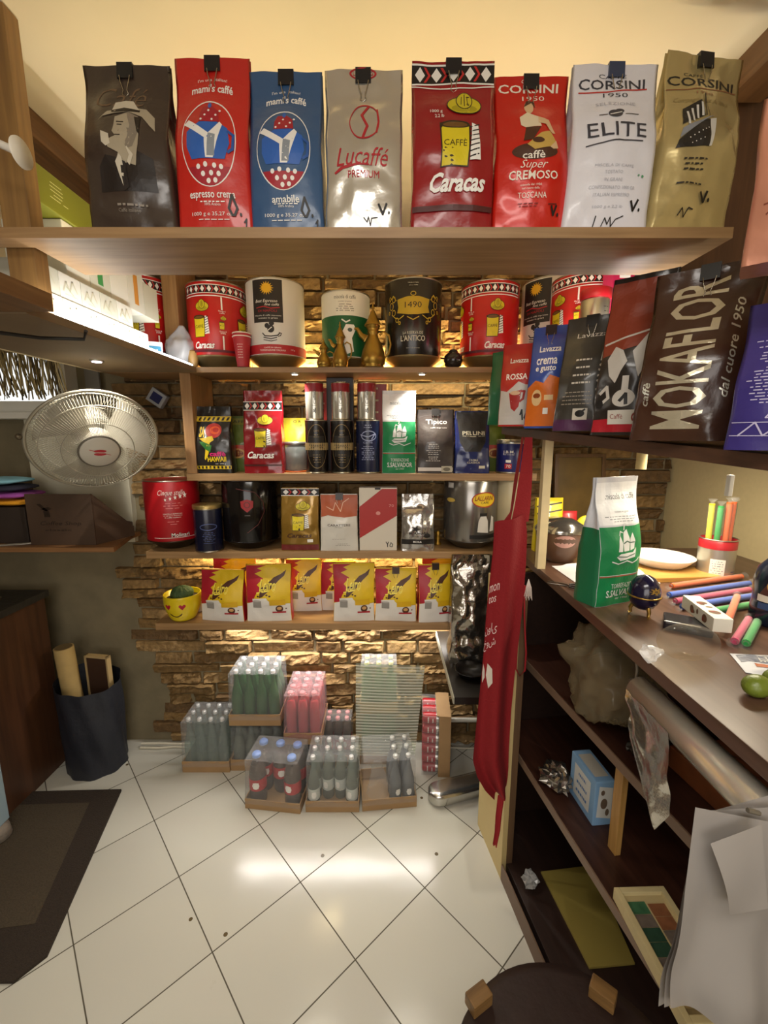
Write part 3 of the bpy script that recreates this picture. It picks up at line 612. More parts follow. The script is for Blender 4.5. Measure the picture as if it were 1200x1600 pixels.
# ---------------------------------------------------------------- the row of big bags on the high shelf
Z1 = 1.8952
GB = 'big coffee bags in a row on the high board'
K = '#23242a'
bag('coffee_bag', 'dark brown bag printed with a man in a hat sipping coffee, on the high board', 128, 264, 97, .925, Z1, .075, foil('#3d312a', .28), d_cafe_man, group=GB, clip='#15171c', seed=3, cr=.005, lean=-.02)
bag('coffee_bag', 'red bag with a white oval reading espresso crema, black clip on top', 271, 389, 86, .93, Z1, .075, foil('#c4221a', .38), d_mamis('espresso crema'), group=GB, clip='#1c1c20', seed=9, cr=.003)
bag('coffee_bag', 'blue bag with a white oval reading amabile, black clip on top', 388, 503, 108, .93, Z1, .075, foil('#335680', .38), d_mamis('amabile'), group=GB, clip='#1c1c20', seed=5, cr=.003)
bag('coffee_bag', 'shiny silver bag with red script lettering, between blue and maroon bags', 507, 630, 105, .93, Z1, .075, foil('#d9d5cd', .22, .75, .35, 14), d_lucaffe, group=GB, clip='#1c1c20', seed=12, cr=.006)
bag('coffee_bag', 'tall maroon bag with patterned top band and yellow sack, on the high board', 644, 774, 90, .925, Z1, .075, foil('#93141b', .25), d_caracas, group=GB, clip='#1c1c20', seed=21, cr=.005)
bag('coffee_bag', 'bright red bag with a seated woman in straw tones, on the high board', 774, 890, 115, .935, Z1, .075, foil('#c81f12', .3, .1), d_corsini_red, group=GB, clip='#1c1c20', seed=30, cr=.005)
bag('coffee_bag', 'plain white bag lettered ELITE with a blue-grey clip', 893, 1028, 95, .925, Z1, .08, foil('#e4e3ea', .35), d_elite, group=GB, clip='#3a4560', seed=33, cr=.005, lean=.05)
bag('coffee_bag', 'pale gold bag with a black steamship, last at the right end', 1030, 1166, 76, .935, Z1, .085, foil('#cdbb84', .26, .5, .35, 12), d_gold_ship, group=GB, clip='#1c1c20', seed=41, cr=.007, lean=.10, rz=radians(8))
# ---------------------------------------------------------------- cans and pots on the upper board of the wall unit
Z2 = 1.7602
GC = 'big coffee tins on the upper board'
RC = C('#bf1d1a', .3)
can('coffee_tin', 'red tin with yellow sacks, leftmost, behind the white boxes and plastic bag', 183, 272, 425, 1.79, Z2, RC, d_caracas_can, '#8a7a54', group=GC, rz=.64)
can('coffee_tin', 'red tin with yellow sacks, beside the white tin and the paper cups', 298, 388, 437, 1.79, Z2, RC, d_caracas_can, '#8a7a54', group=GC, rz=.34)
can('coffee_tin', 'white tin with a black sun label and cup, between red tin and brass pots', 388, 478, 432, 1.79, Z2, C('#d9d6d0', .3), d_best, '#8a7a54', group=GC)
can('coffee_tin', 'half white half dark green tin behind the brass pots', 503, 579, 452, 1.803, Z2, C('#ddd8cc', .4), d_miscela_can, '#8a7a54', group=GC)
can('coffee_tin', 'black tin with gold scroll label reading 1490', 600, 690, 432, 1.79, Z2, C('#221d1a', .22), d_1490, '#8a7a54', group=GC)
can('coffee_tin', 'red tin with yellow sacks, between the black tin and the second white tin', 718, 808, 435, 1.79, Z2, RC, d_caracas_can, '#8a7a54', group=GC, rz=-.42)
can('coffee_tin', 'white tin with a black sun label, half hidden behind red tins on the right', 812, 902, 428, 1.79, Z2, C('#d9d6d0', .3), d_best, '#8a7a54', group=GC, rz=-.25)
can('coffee_tin', 'red tin with yellow sacks, on the right side board behind the silver jar', 860, 958, 420, 1.555, Z2, RC, d_caracas_can, '#8a7a54', group=GC, rz=.05)
def silver_jar():
    p = W(925, 540, Y=1.30); r = empty('lidded_jar', (p.x, 1.30, 1.7602), label='small silver jar with a red lid above the dark upright bags', cat='jar')
    MB().lathe([(.036, 0), (.038, .003), (.038, .118), (.036, .121)], mat('#cbc7b6', .28, .85), seg=32).decal([(BLK, stroke([(-.1, .5), (0, .62), (.06, .5), (-.05, .42), (.08, .38)], .01)+lines(.25, .7, .8, 2, .3, .01))], lambda x, y, o: ((.038+o)*sin(x*1.57), -(.038+o)*cos(x*1.57), .12*y)).build('body', r)
    MB().lathe([(.040, .1212), (.041, .123), (.041, .146), (.038, .149), (.002, .149)], C('#b81d28', .3), seg=32).build('lid', r)
silver_jar()
p = W(967, 520, Y=1.345)
MB().bx(-.032, .032, 0, .06, 0, .27, C('#b51f4c', .5), .002).decal([(WHT, text('IDEA', .1, .74, 1.0, .40, .03, rot=90))], lambda x, y, o: (x*.032, -o, .27*y)).build('carton', None, (p.x, 1.345, 1.7602), label='magenta carton with white capital letters, upright behind the dark bags', cat='box')
MB().bx(-.10, .10, 0, .10, 0, .25, mat('#4a4540', .6, var=.1), .003).build('carton', None, (W(1046, 480, Y=1.41).x, 1.41, 1.7602), label='plain dark grey carton right of the magenta carton', cat='box')
def paper_cups():
    p = W(380, 568, Y=1.697)
    for k, (dz, lb) in enumerate(((0, 'red paper cup standing before the red tin, outer one of two nested'), (.012, 'red paper cup nested inside another, its white rim showing above'))):
        r0, r1, h = .022-.001*k, .033, .108
        r = empty('paper_cup', (p.x, 1.697, Z2+dz+.0005), label=lb, cat='cup', group='nested paper cups')
        MB().lathe([(r0, 0), (r1-.002*0, h), None, (r1-.0012, h), (r0-.001, .003), None, (.001, .003)], C('#ad2830', .5), seg=32, cap=False).decal([(C('#d9b3a8'), lines(0, .30, .72, 6, .5, .02, k))], lambda x, y, o: ((r0+(r1-r0)*y+o)*sin(x*1.57), -(r0+(r1-r0)*y+o)*cos(x*1.57), h*y)).build('cup_body', r)
        MB().tube([(r1*cos(a*pi/16), r1*sin(a*pi/16), h) for a in range(32)], .0022, C('#efe8da'), 6, closed=True).build('rim', r)
paper_cups()
def dallah(px, h, ww, Y, lb):
    X = W(px, 560, Y=Y).x; r = empty('brass_coffee_pot', (X, Y, Z2), label=lb, cat='coffee pot', group='brass coffee pots'); m = mat('#9a7a34', .33, .85, .1, 60); k = ww
    pr = [(.44, 0), (.46, .015), (.43, .03), (.50, .06), (.51, .16), (.46, .26), (.33, .38), (.22, .47), (.20, .52), (.25, .54), (.21, .56), (.27, .60), (.30, .64)]
    MB().lathe([(a*k, z*h) for a, z in pr], m, seg=26).build('body', r)
    MB().lathe([(a*k, z*h) for a, z in [(.36, .642), (.36, .655), (.28, .70), (.17, .79), (.08, .86), (.04, .885), (.085, .91), (.04, .935), (.03, .95), (.055, .965), (.02, .98), (.004, 1.0)]], m, seg=22).build('lid', r)
    MB().tube([(k*.44, 0, h*.14), (k*.66, 0, h*.22), (k*.74, 0, h*.36), (k*.66, 0, h*.50), (k*.42, 0, h*.55), (k*.27, 0, h*.50)], [k*.045]*6, m, 8).build('handle', r)
    MB().tube([(-k*.30, 0, h*.45), (-k*.50, 0, h*.50), (-k*.66, 0, h*.60), (-k*.78, 0, h*.60)], [k*.16, k*.11, k*.07, k*.05], m, 8).build('spout', r)
dallah(506, .105, .052, 1.695, 'smallest brass coffee pot, leftmost of three beside the white tin')
dallah(532, .165, .058, 1.692, 'middle-sized brass coffee pot between the smallest and tallest pots')
dallah(583, .235, .090, 1.705, 'tallest brass coffee pot, in front of the green and white tin')
MB().lathe([(.012, 0), (.03, .008), (.036, .028), (.034, .045), (.02, .058), (.016, .06), None, (.018, .062), (.012, .068), (.002, .070)], mat('#2a2320', .15), seg=26).build('sugar_bowl', None, (W(708, 560, Y=1.72).x, 1.72, Z2), label='small glossy black round pot between the black tin and a red tin', cat='pot')
# ---------------------------------------------------------------- inside the wall unit
Z3 = 1.3592
GS = 'coffee bags inside the wall unit'
def d_hawaii():
    y, r, g, p = C('#d2b31c'), C('#b3281c'), C('#2e6b2c'), C('#c6246e')
    return [(y, rect(0, .815, 1.97, .075)+rect(0, .09, 1.97, .05)), (BLK, sum((poly([(x, .79), (x+.12, .79), (x+.2, .84), (x+.08, .84)]) for x in [-.95+.24*i for i in range(8)]), [])+sum((rect(-.9+.2*i, .09, .1, .04) for i in range(10)), [])),
            (r, ell(.15, .64, .42, .11)), (C('#d9531e'), ell(.22, .645, .26, .06)), (r, ell(.25, .65, .16, .035)), (y, text('SA', -.48, .62, .32, .16, .05, .3)+poly([(-.6, .52), (.1, .56), (.2, .50), (0, .46), (-.1, .30), (-.3, .2), (-.35, .22), (-.2, .45)])), (g, poly([(-.6, .48), (-.3, .47), (.1, .42), (.0, .32), (-.25, .36)])),
            (p, text('caffè', .35, .295, .8, .07, .03)), (y, text('HAWAII', .28, .215, .95, .075, .04)), (WHT, text('bar  1000 g', .45, .145, .5, .02))]
def d_tipico():
    w = C('#d6cfc8')
    return [(w, text('Tipico', .05, .80, 1.15, .095, .012)+text('caffè espresso', .15, .715, .9, .03)), (w, lines(-.15, .40, .46, 3, .8, .009, 1)+lines(-.15, .30, .36, 3, .8, .009, 2)+lines(-.15, .20, .26, 3, .8, .009, 3)), (w, rect(0, .065, 1.9, .055)), (C('#b7b09a'), rect(.62, .065, .6, .1)), (C('#6d6658'), ell(.62, .065, .2, .03))]
def d_pellini():
    w = C('#cfc8ae')
    return [(C('#23211f'), poly([(-.9, .98), (.9, .98), (.75, .5), (.45, .35), (-.45, .35), (-.75, .5)])), (w, text('PELLINI', .05, .645, 1.3, .06, .01)+stroke([(-.6, .60), (0, .59), (.7, .60)], .006)), (w, text('CREMA', .05, .215, .55, .03, .01)+text('CLASSICA', .05, .175, .75, .03, .01)+rect(.55, .10, .35, .045))]
def d_green(word):
    def f(): return [(C('#7c7a2a'), rect(0, .9, 1.9, .12)), (BLK, text(word, 0, .90, 1.1, .05)), (C('#b3391c'), rect(0, .43, 1.9, .10)), (C('#c79a52'), ell(.1, .33, .6, .09)), (C('#7d3a17'), ell(.1, .33, .45, .06))]
    return f
bag('coffee_bag', 'black bag with a red and yellow flower and black-yellow stripes, in the wall unit', 300, 360, 635, 1.70, Z3, .06, foil('#1d1a18', .3), d_hawaii, group=GS, seed=2, cr=.005)
bag('coffee_bag', 'dull green bag peeping out between the black bag and the red bag', 345, 392, 650, 1.80, Z3, .05, foil('#5a6a22', .5), d_green('CAFE'), group=GS, seed=4)
bag('coffee_bag', 'dark red bag with patterned band and yellow sack, inside the wall unit', 379, 440, 610, 1.70, Z3, .065, foil('#86121c', .22), lambda: diamonds(.76, .87, 5)+sack_hat(-.05, .32, .40, .30)+[(WHT, text('Caracas', -.08, .225, 1.40, .085, .03, .35)), (C('#4a1512'), rect(0, .1, 1.96, .02))], group=GS, seed=6, cr=.006)
bag('coffee_bag', 'bright yellow bag with pinched corners behind the glass jar', 440, 480, 653, 1.83, Z3, .045, foil('#cfc02a', .45), lambda: [(BLK, text('O R', .2, .93, .6, .05)+text('A', .5, .86, .2, .04)), (C('#3b5a1a'), ell(.2, .45, .4, .1))], group=GS, seed=8)
def glass_jar():
    X = W(463, 740, Y=1.78).x; r = empty('storage_jar', (X, 1.78, Z3), label='small glass jar of brown grounds on an orange saucer', cat='jar')
    MB().lathe([(.048, 0), (.051, .003), (.051, .006), (.02, .006)], C('#b3561c'), seg=30).build('saucer', r)
    MB().lathe([(.038, .0065), (.045, .012), (.045, .075), (.02, .078)], C('#3b2a20', .5), seg=30).build('grounds', r)
    MB().lathe([(.040, .0062), (.047, .012), (.047, .100), (.043, .108)], film('#cfd6d6', .72, .06), seg=30, cap=False).build('jar_body', r)
    MB().lathe([(.044, .1085), (.047, .110), (.047, .122), (.004, .123)], C('#a9aaa6', .3, .8), seg=30).build('lid', r)
glass_jar()
def tin(px, w, yt, Y, z, m, decs, label, rim='#b9b39f', lid=None, name='tin', group='slim tins stacked in the wall unit', h=None):
    return can(name, label, px-w/2, px+w/2, yt, Y, z, m, decs, None, rim, lid, group, h=h)
def d_slim():
    g = C('#8a7550', .4, .4)
    return [(g, ring(0, .50, .62, .42, .03, .012)), (C('#1f1b17'), rect(0, .50, .9, .40)), (C('#a08a5c'), rect(0, .50, 1.98, .14)), (C('#2b2118'), text('Espresso', 0, .50, .66, .06, 0, .3)), (g, text('CAFFÈ', 0, .80, .3, .04)+lines(0, .2, .34, 4, .5, .01, 6)+lines(0, .68, .72, 2, .4, .01, 3))]
def d_blue(): 
    b = C('#8f97b8')
    return [(b, ring(.05, .70, .42, .10, .04, .02)+stroke([(-.4, .72), (0, .68), (.4, .74), (.2, .64)], .02)+text('caffè', .0, .58, .5, .05)+lines(0, .25, .50, 8, .75, .012, 4)+lines(0, .86, .90, 2, .5, .014, 3))]
def d_small(): return [(C('#8a1320'), rect(0, .87, 2, .24)), (C('#33302c'), text('Caffè', 0, .56, .20, .30, .01, rot=90)+rect(0, .37, .3, .012)+text('&', 0, .24, .22, .16, .01, rot=90)+ring(0, .75, .1, .04, .03, .015, 16))]
SLV = mat('#c9c6ba', .25, .7)
for px, w, m, d, lb, s, slb in ((495, 36, C('#1b1613', .25), d_slim, 'black slim tin with gold oval label, below a small silver tin beside the glass jar', 491, 'small silver tin with red top, on the first black slim tin'),
                        (534.5, 36, C('#17130f', .25), d_slim, 'black slim tin with gold band in the middle, next to the blue tin', 532, 'small silver tin with red top, middle of the three'),
                        (575, 38, C('#171d3a', .25), d_blue, 'dark blue slim tin with pale swirl, beside the green and white bag', 573, 'small silver tin with red top, on the dark blue slim tin')):
    o = tin(px, w, 656, 1.725, Z3, m, d, lb)
    zt = 1.3592+(W(px, 656, Y=1.725-.05).z-1.3592)
    tin(s, 29, 597, 1.725, zt+.0005, SLV, d_small, slb, group='small silver tins on top of the slim tins')
for x0, x1, yt, c, lb in ((512, 553, 590, '#241712', 'tall dark brown carton behind the middle slim tin'), (559, 604, 600, '#8f2018', 'red carton behind the blue slim tin'), (490, 512, 606, '#a3261e', 'narrow red carton behind the first silver tin')):
    a, e = W(x0, 700, Y=1.81), W(x1, 700, Y=1.81); h = W(x0, yt, Y=1.81).z-Z3; w2 = (e.x-a.x)/2
    MB().bx(-w2, w2, 0, .05, 0, h, C(c, .4), .002).decal([(C('#d8c8a0'), lines(.1, .55, .95, 4, 1.2, .02, int(x0)))], lambda x, y, o: (x*w2, -o, h*y)).build('carton', None, ((a.x+e.x)/2, 1.81, Z3), label=lb, cat='box', group='cartons behind the slim tins')
bag('coffee_bag', 'green and white bag with a white sailing ship, inside the wall unit', 597, 650, 610, 1.70, Z3, .065, foil('#d9d8d6', .35), d_salvador, group=GS, seed=15, side=foil('#9fb0a4', .4))
bag('coffee_bag', 'charcoal bag lettered Tipico, between the green and the black-blue bags', 652, 710, 640, 1.70, Z3, .065, foil('#3a322f', .4), d_tipico, group=GS, seed=17, cr=.002, clip='#22201f')
bag('coffee_bag', 'glossy black bag with blue sides, right of the charcoal bag', 711, 766, 642, 1.70, Z3, .065, foil('#1f2a5e', .22), d_pellini, group=GS, seed=19, cr=.006)
bag('coffee_bag', 'dull green bag behind the blue coffee tin', 752, 790, 650, 1.81, Z3, .05, foil('#5f7022', .5), d_green('CAFE'), group=GS, seed=20)
can('coffee_tin', 'blue tin lettered J.B.M. with a silver neck, partly behind the apron strap', 776, 822, 692, 1.735, Z3, C('#1d2468', .3), lambda: [(WHT, text('J.B.M.', -.1, .68, .5, .12, .01)+lines(-.1, .58, .6, 1, .5, .015, 2)+rect(-.1, .38, .22, .09)), (RED, rect(-.1, .21, .30, .17)), (WHT, text('70', -.1, .21, .2, .1))], rim='#c9c6ba', lid=C('#c9c6ba', .25, .8), group='big coffee tins on the lower boards')
# ---------------------------------------------------------------- bean shelf: bigger tins and bags
Z4 = 1.0432
GD = 'coffee on the board under the wall unit'
can('coffee_tin', 'crimson tin with white script and five stars, at the left end of its board', 232, 313, 752, 1.785, Z4, C('#a5121c', .35), lambda: [(WHT, text('Cinque stelle', -.02, .80, .60, .11, -.01, .4)+sum((poly([(-.16+.11*i+(.028+.006*i)*(1 if j % 2 == 0 else .42)*sin(j*pi/5), .70+.016*i+(.030+.006*i)*(1 if j % 2 == 0 else .42)*cos(j*pi/5)) for j in range(10)]) for i in range(5)), [])+text('MISCELA ESPRESSO', -.02, .47, .42, .016)+text('in grani tostata', -.02, .44, .42, .016)+text('il caffè italiano', -.02, .41, .36, .016)), (C('#d87a7a'), lines(0, .56, .64, 3, .5, .01, 3)+lines(0, .30, .34, 2, .3, .01, 2)), (WHT, rect(0, .075, 1.0, .006)), (BLK, text('Molinari', .12, .12, .42, .075, .03)), (WHT, text('Molinari', .12, .12, .40, .065, .0))], '#3b2e22', group=GD)
can('coffee_tin', 'slim dark blue tin with a brass lid in front of the crimson tin', 304, 347, 796, 1.715, Z4, C('#12152c', .25), lambda: [(C('#4d5a8a'), ring(.0, .58, .4, .08, .04, .02)+lines(0, .25, .45, 6, .6, .012, 3)+rect(0, .2, .5, .008))], lid=C('#a08a55', .35, .7), group=GD)
can('coffee_tin', 'big glossy black tin with a red shield, on the middle of its board', 350, 436, 752, 1.785, Z4, C('#0e0b0b', .12), lambda: [(C('#8f1a20'), poly([(-.22, .68), (-.08, .71), (.06, .68), (.05, .58), (-.08, .50), (-.21, .58)])), (C('#57201e'), ring(-.08, .62, .07, .05, .02, .012, 14)), (C('#54201f'), stroke([(-.3, .88), (.1, .82), (.28, .66), (.3, .5), (.15, .3), (-.1, .17)], .010)), (C('#8a8583'), rect(-.08, .45, .12, .004))], '#14100f', rim='#2a2524', group=GD)
bag('coffee_bag', 'old gold bag with patterned top band and yellow sack, beside the big black tin', 438, 498, 762, 1.70, Z4, .06, foil('#93712c', .28, .5), lambda: diamonds(.87, .985, 4)+sack_hat(-.05, .34, .46, .30)+[(C('#4a2a12'), text('Caracas', 0, .255, 1.3, .075, .03, .35)), (C('#6b1d1c'), rect(0, .06, 1.97, .09)), (WHT, rect(.55, .17, .3, .05))], group=GD, seed=22, cr=.005)
bag('coffee_bag', 'white bag with a burnt orange top, next to the gold bag', 500, 559, 772, 1.70, Z4, .06, foil('#cfcbc2', .4), lambda: [(C('#a8512c'), poly([(-.985, .985), (.985, .985), (.985, .62), (.3, .60), (-.2, .62), (-.6, .635), (-.985, .60)])), (C('#d9b39b'), stroke([(-.7, .78), (-.3, .72), (-.2, .85), (.1, .70), (.2, .85), (.5, .92)], .012)), (C('#4a403a'), text('CARATTERE', 0, .47, 1.25, .04, .01)+text('caffè espresso', 0, .43, .5, .016)), (C('#8a817a'), lines(0, .20, .22, 1, 1.1, .006, 3)+lines(.2, .1, .13, 2, .8, .006, 4))], group=GD, seed=24, clip='#2a1d18')
def diag_box():
    a, e = W(562, 868, Y=1.70), W(620, 868, Y=1.70); h = W(590, 762, Y=1.70).z-Z4; w2 = (e.x-a.x)/2*1.0
    ASP[0] = 2*w2/h
    MB().bx(-w2, w2, 0, .06, 0, h, C('#cfc7b8', .5), .003).decal([(C('#a3211c'), poly([(-.99, .70), (.2, .98), (.99, .98), (.99, .56), (-.99, .20)])), (BLK, rect(-.02, .985, .3, .03)+stroke([(.42, .14), (.5, .10), (.55, .14)], .012)+stroke([(.50, .10), (.5, .06)], .012)+stroke([(.62, .08), (.68, .13), (.78, .10), (.75, .06), (.62, .07)], .010)), (C('#d08a82'), text('70', .7, .72, .25, .04)+ell(0, .6, .12, .03))], lambda x, y, o: (x*w2, -o, h*y)).build('carton', None, ((a.x+e.x)/2, 1.70, Z4), label='white carton crossed by a broad red diagonal stripe', cat='box')
diag_box()
bag('coffee_bag', 'crumpled silver bag with black star and black bottom band', 627, 679, 772, 1.70, Z4, .06, foil('#b9b6b2', .2, .8, .4), lambda: [(BLK, poly([(-.30+.34*(1 if j % 2 == 0 else .35)*sin(j*pi/5+.3)+.15, .40+.075*(1 if j % 2 == 0 else .35)*cos(j*pi/5+.3)) for j in range(10)])+text('MOKARABIA', .05, .325, 1.2, .045, .015)+text('MILANO', 0, .27, .7, .018)+ell(.55, .28, .2, .04)), (C('#17130f'), rect(0, .17, 1.97, .09)), (WHT, text('MOKA', 0, .17, .5, .035, .01)), (C('#4a433a'), rect(.1, .77, .3, .03)+rect(0, .75, 1.6, .004))], group=GD, seed=27, cr=.009)
can('coffee_tin', 'big silver tin with a yellow oval label, before the clear jar', 691, 776, 752, 1.785, Z4, mat('#8f8b86', .22, .8), lambda: [(C('#a5261c'), ell(.28, .70, .31, .125)), (C('#e0bb26'), ell(.28, .70, .285, .108)), (C('#7d1a14'), text('LALLARINI', .28, .725, .48, .075, .015, .2)), (BLK, text('CAFE', .28, .655, .2, .035, .01)), (C('#c8c3bd'), poly([(.12, .18), (.40, .16), (.38, .35), (.32, .45), (.2, .45), (.14, .36)])+poly([(.44, .18), (.58, .18), (.56, .40), (.48, .44)])), (BLK, rect(.26, .46, .18, .05)+rect(.4, .10, .9, .06)), (C('#c8a94e'), ell(-.55, .68, .13, .035)), (C('#5d5954'), rect(-.55, .92, .2, .10)), (C('#c9c4be'), rect(-.55, .92, .16, .08))], '#4a4540', group=GD, rz=.1)
def clear_jar():
    p = W(798, 860, Y=1.70); r = empty('clear_jar', (p.x, 1.755, Z4), label='clear plastic jar with a lid, half hidden by the red apron', cat='jar')
    MB().lathe([(.045, .002), (.050, .006), (.052, .275), (.050, .282)], film('#e9dfc0', .45, .12), seg=32, cap=False).build('jar_body', r)
    MB().lathe([(.044, .003), (.046, .006), (.046, .10), (.01, .105)], C('#d8cda6', .7), seg=32).build('filling', r)
    MB().lathe([(.052, .2825), (.055, .285), (.055, .300), (.03, .308), (.003, .308)], film('#efe8d6', .4, .15), seg=32).build('lid', r)
clear_jar()
# ---------------------------------------------------------------- lowest board: yellow bags and the mug
Z5 = .7347
GY = 'yellow and red coffee bags on the lowest board'
YB = foil('#c9a417', .4)
for x0, x1, yt, Y, rz, lb, cl in ((312, 382, 890, 1.71, -6, 'yellow and red bag next to the smiling mug', None), (384, 454, 882, 1.71, 2, 'yellow and red bag, second from the smiling mug, front row', None),
        (520, 585, 880, 1.71, 3, 'yellow and red bag in front, just right of the gap in the row', None), (586, 651, 888, 1.71, -2, 'yellow and red bag with a wide dark clip at its top edge', '#3a2416'), (653, 708, 882, 1.70, 5, 'yellow and red bag beside the crumpled silver bag', '#2a1c14'),
        (332, 398, 872, 1.825, 0, 'yellow and red bag at the back behind the two leftmost ones', None), (446, 502, 874, 1.815, 2, 'yellow and red bag at the back, showing in the gap of the front row', None), (500, 556, 878, 1.825, 0, 'yellow and red bag at the back, its red edge beside the gap', None), (660, 716, 872, 1.825, 0, 'yellow and red bag at the back behind the clipped pair', None)):
    bag('coffee_bag', lb, x0, x1, yt, Y, Z5, .055, YB, d_yellow(0), rz=radians(rz), group=GY, side=foil('#9c1826', .4), cr=.003, clip=cl)
def mug():
    X = W(286, 977, Y=1.72).x; r = empty('planter_mug', (X, 1.735, Z5), label='yellow mug with heart eyes and a smile, holding a cactus', cat='mug'); y = C('#d6bd1c', .25)
    R_ = lambda z: .038+.036*math.sqrt(max(0, min(1, z/.075)))
    pr = [(.034, 0), (.040, .002)]+[(R_(z), z) for z in (.006, .015, .03, .05, .075, .10, .114)]
    MB().lathe(pr+[(.073, .116), (.070, .114), (.068, .09), (.03, .088)], y, seg=36, cap=False).decal([(C('#a8162c'), hearts(-.26, .66, .12, .11)+hearts(.26, .66, .12, .11)), (C('#4a2c10'), [t for i in range(8) for t in (lambda q: [(q[0], q[1], q[2]), (q[0], q[2], q[3])])([(-.24+.06*i, .36-.10*(1-((i-4)/4)**2)), (-.18+.06*i, .36-.10*(1-((i-3)/4)**2)), (-.18+.06*i, .395-.13*(1-((i-3)/4)**2)+.035), (-.24+.06*i, .395-.13*(1-((i-4)/4)**2)+.035)])])],
        lambda x, y, o: ((R_(y*.114)+o)*sin(x*1.57), -(R_(y*.114)+o)*cos(x*1.57), y*.114), .008).build('mug_body', r)
    MB().tube([(x*.5, .01+x*.85, z) for x, z in ((.070, .09), (.095, .088), (.104, .06), (.090, .035), (.060, .026))], .007, y).build('handle', r)
    MB().lathe([(.067, .094), (.001, .097)], C('#3b2c1d', .9), seg=24, cap=False).build('soil', r)
    MB().ball((0, 0, .112), (.045, .045, .032), mat('#39502c', .7, bump=.5, scale=120), 28, 12, lambda d: 1+.07*cos(10*math.atan2(d.y, d.x))).build('cactus', r)
mug()
# ---------------------------------------------------------------- drinks packs on the floor
KRAFT = mat('#a3825a', .8, var=.08, scale=12)
def tray(b, w, d, h, m=KRAFT, t=.004):
    b.bx(-w/2, w/2, -d/2, d/2, 0, t, m, .0008)
    for a in ((-w/2, w/2, -d/2, -d/2+t), (-w/2, w/2, d/2-t, d/2), (-w/2, -w/2+t, -d/2+t, d/2-t), (w/2-t, w/2, -d/2+t, d/2-t)): b.bx(a[0], a[1], a[2], a[3], t, h, m, .0008)
BP = {'glass': [(.0, .0), (.44, 0), (.48, .02), (.48, .42), (.46, .50), (.30, .66), (.19, .76), (.16, .90), (.18, .91), (.18, .93), (.155, .94), (.155, .96)],
      'pet': [(.0, .0), (.40, 0), (.47, .04), (.48, .16), (.45, .24), (.48, .32), (.48, .55), (.46, .64), (.34, .80), (.17, .88), (.16, .93), (.20, .935), (.20, .945)]}
_bm = {}
def bottle_mesh(kind, dia, h, m, lbl, capm, liq):
    k = (kind, dia, h, m.name, lbl, capm.name, liq.name if liq else '')
    if k not in _bm:
        pr = [(r*dia, z*h) for r, z in BP[kind]]
        b = MB(); b.lathe(pr, m, seg=18, cap=False)
        if liq: b.lathe([(r*dia*.94, z*h) for r, z in BP[kind] if z < (.70 if kind == 'glass' else .82)]+[(.001, (.70 if kind == 'glass' else .82)*h)], liq, seg=16, cap=False)
        if lbl:
            L = C(lbl, .5); z0, z1 = (.18, .40) if kind == 'glass' else (.32, .55)
            b.lathe([(.484*dia, z0*h), (.484*dia, z1*h)], L, seg=18, cap=False)
            b.decal([(WHT if lbl != '#d8d5cc' else C('#8a2a20'), lines(0, .3, .7, 3, .7, .12, 1)+ell(0, .5, .25, .3))], lambda x, y, o: ((.486*dia+o)*sin(x*1.57), -(.486*dia+o)*cos(x*1.57), h*(z0+(z1-z0)*y)))
        o = b.build('bottle'); c = MB(); rr = .19*dia if kind == 'glass' else .24*dia
        c.lathe([(rr*1.05, h*.945), (rr*1.05, h*.985), (rr*.9, h), (.001, h)], capm, seg=16, cap=False).build('cap', o)
        _bm[k] = o
        return o, True
    return _bm[k], False
def shrink(b, w, d, h, top, m, cols, rows, torn=None):
    # clear film drawn tight over bottle tops, sagging in between
    def f(u, v):
        x, y = (u-.5)*w, (v-.5)*d
        bx = abs(cos(pi*cols*u))*.5+.5; by = abs(cos(pi*rows*v))
        e = max(abs(u-.5), abs(v-.5))*2
        z = top-.012*(1-abs(sin(pi*cols*u))*abs(sin(pi*rows*v)))+.004*noise.noise(Vector((x*40, y*40, w*9)))
        return (x*.93, y*.93, z+.003)
    b.grid(f, cols*4+1, rows*4+1, m)
    def sd(u, v):
        a = u*4; s = int(a) % 4; k = a-int(a); P = [(-1, -1), (1, -1), (1, 1), (-1, 1), (-1, -1)]
        x = P[s][0]*(1-k)+P[s+1][0]*k; y = P[s][1]*(1-k)+P[s+1][1]*k
        c = 1.0-.07*v-.02*sin(pi*v)+.010*noise.noise(Vector((x*3+w*7, y*3, v*5)))
        zz = h*.5+(top-.009-h*.5)*v
        return (x*w/2*(c+.012), y*d/2*(c+.012), zz)
    b.grid(sd, 48, 10, m, closed=True)
def pack(label, xl, xr, yb, Yf, zb, cols, rows, h, kind, m, lbl, cap, liq=None, rz=0, skip=(), th=.055, group='shrink-wrapped drinks packs', filmm=None, traym=KRAFT, torn=None):
    dep = DEP(((xl+xr)/2, Yf, zb)) if False else Yf*CP-(zb+.05-EYE)*SP
    w = (xr-xl)*dep/F; X = ((xl+xr)/2-600)*dep/F; dia = (w-.010)/cols; d = dia*rows+.010
    r = empty('drinks_pack', (X+sin(-rz)*d/2, Yf+d/2*cos(rz), zb), (0, 0, rz), label, 'drinks pack', group)
    b = MB(); tray(b, w, d, th, traym); b.build('cardboard_tray', r)
    for i in range(cols):
        for j in range(rows):
            if (i, j) in skip: continue
            p = (-w/2+.005+dia*(i+.5), -d/2+.005+dia*(j+.5), .0045)
            o, new = bottle_mesh(kind, dia*.985, h-.006, m, lbl, cap, liq)
            if not new: o = copy_tree(o)
            o.parent = r; o.location = p; o.rotation_euler = (0, 0, R(-.5, .5))
    s = MB(); shrink(s, w, d, th, h, filmm or film('#f7f7f7', .90, .08, 'sw', .8), cols, rows); s.build('shrink_wrap', r)
    return r
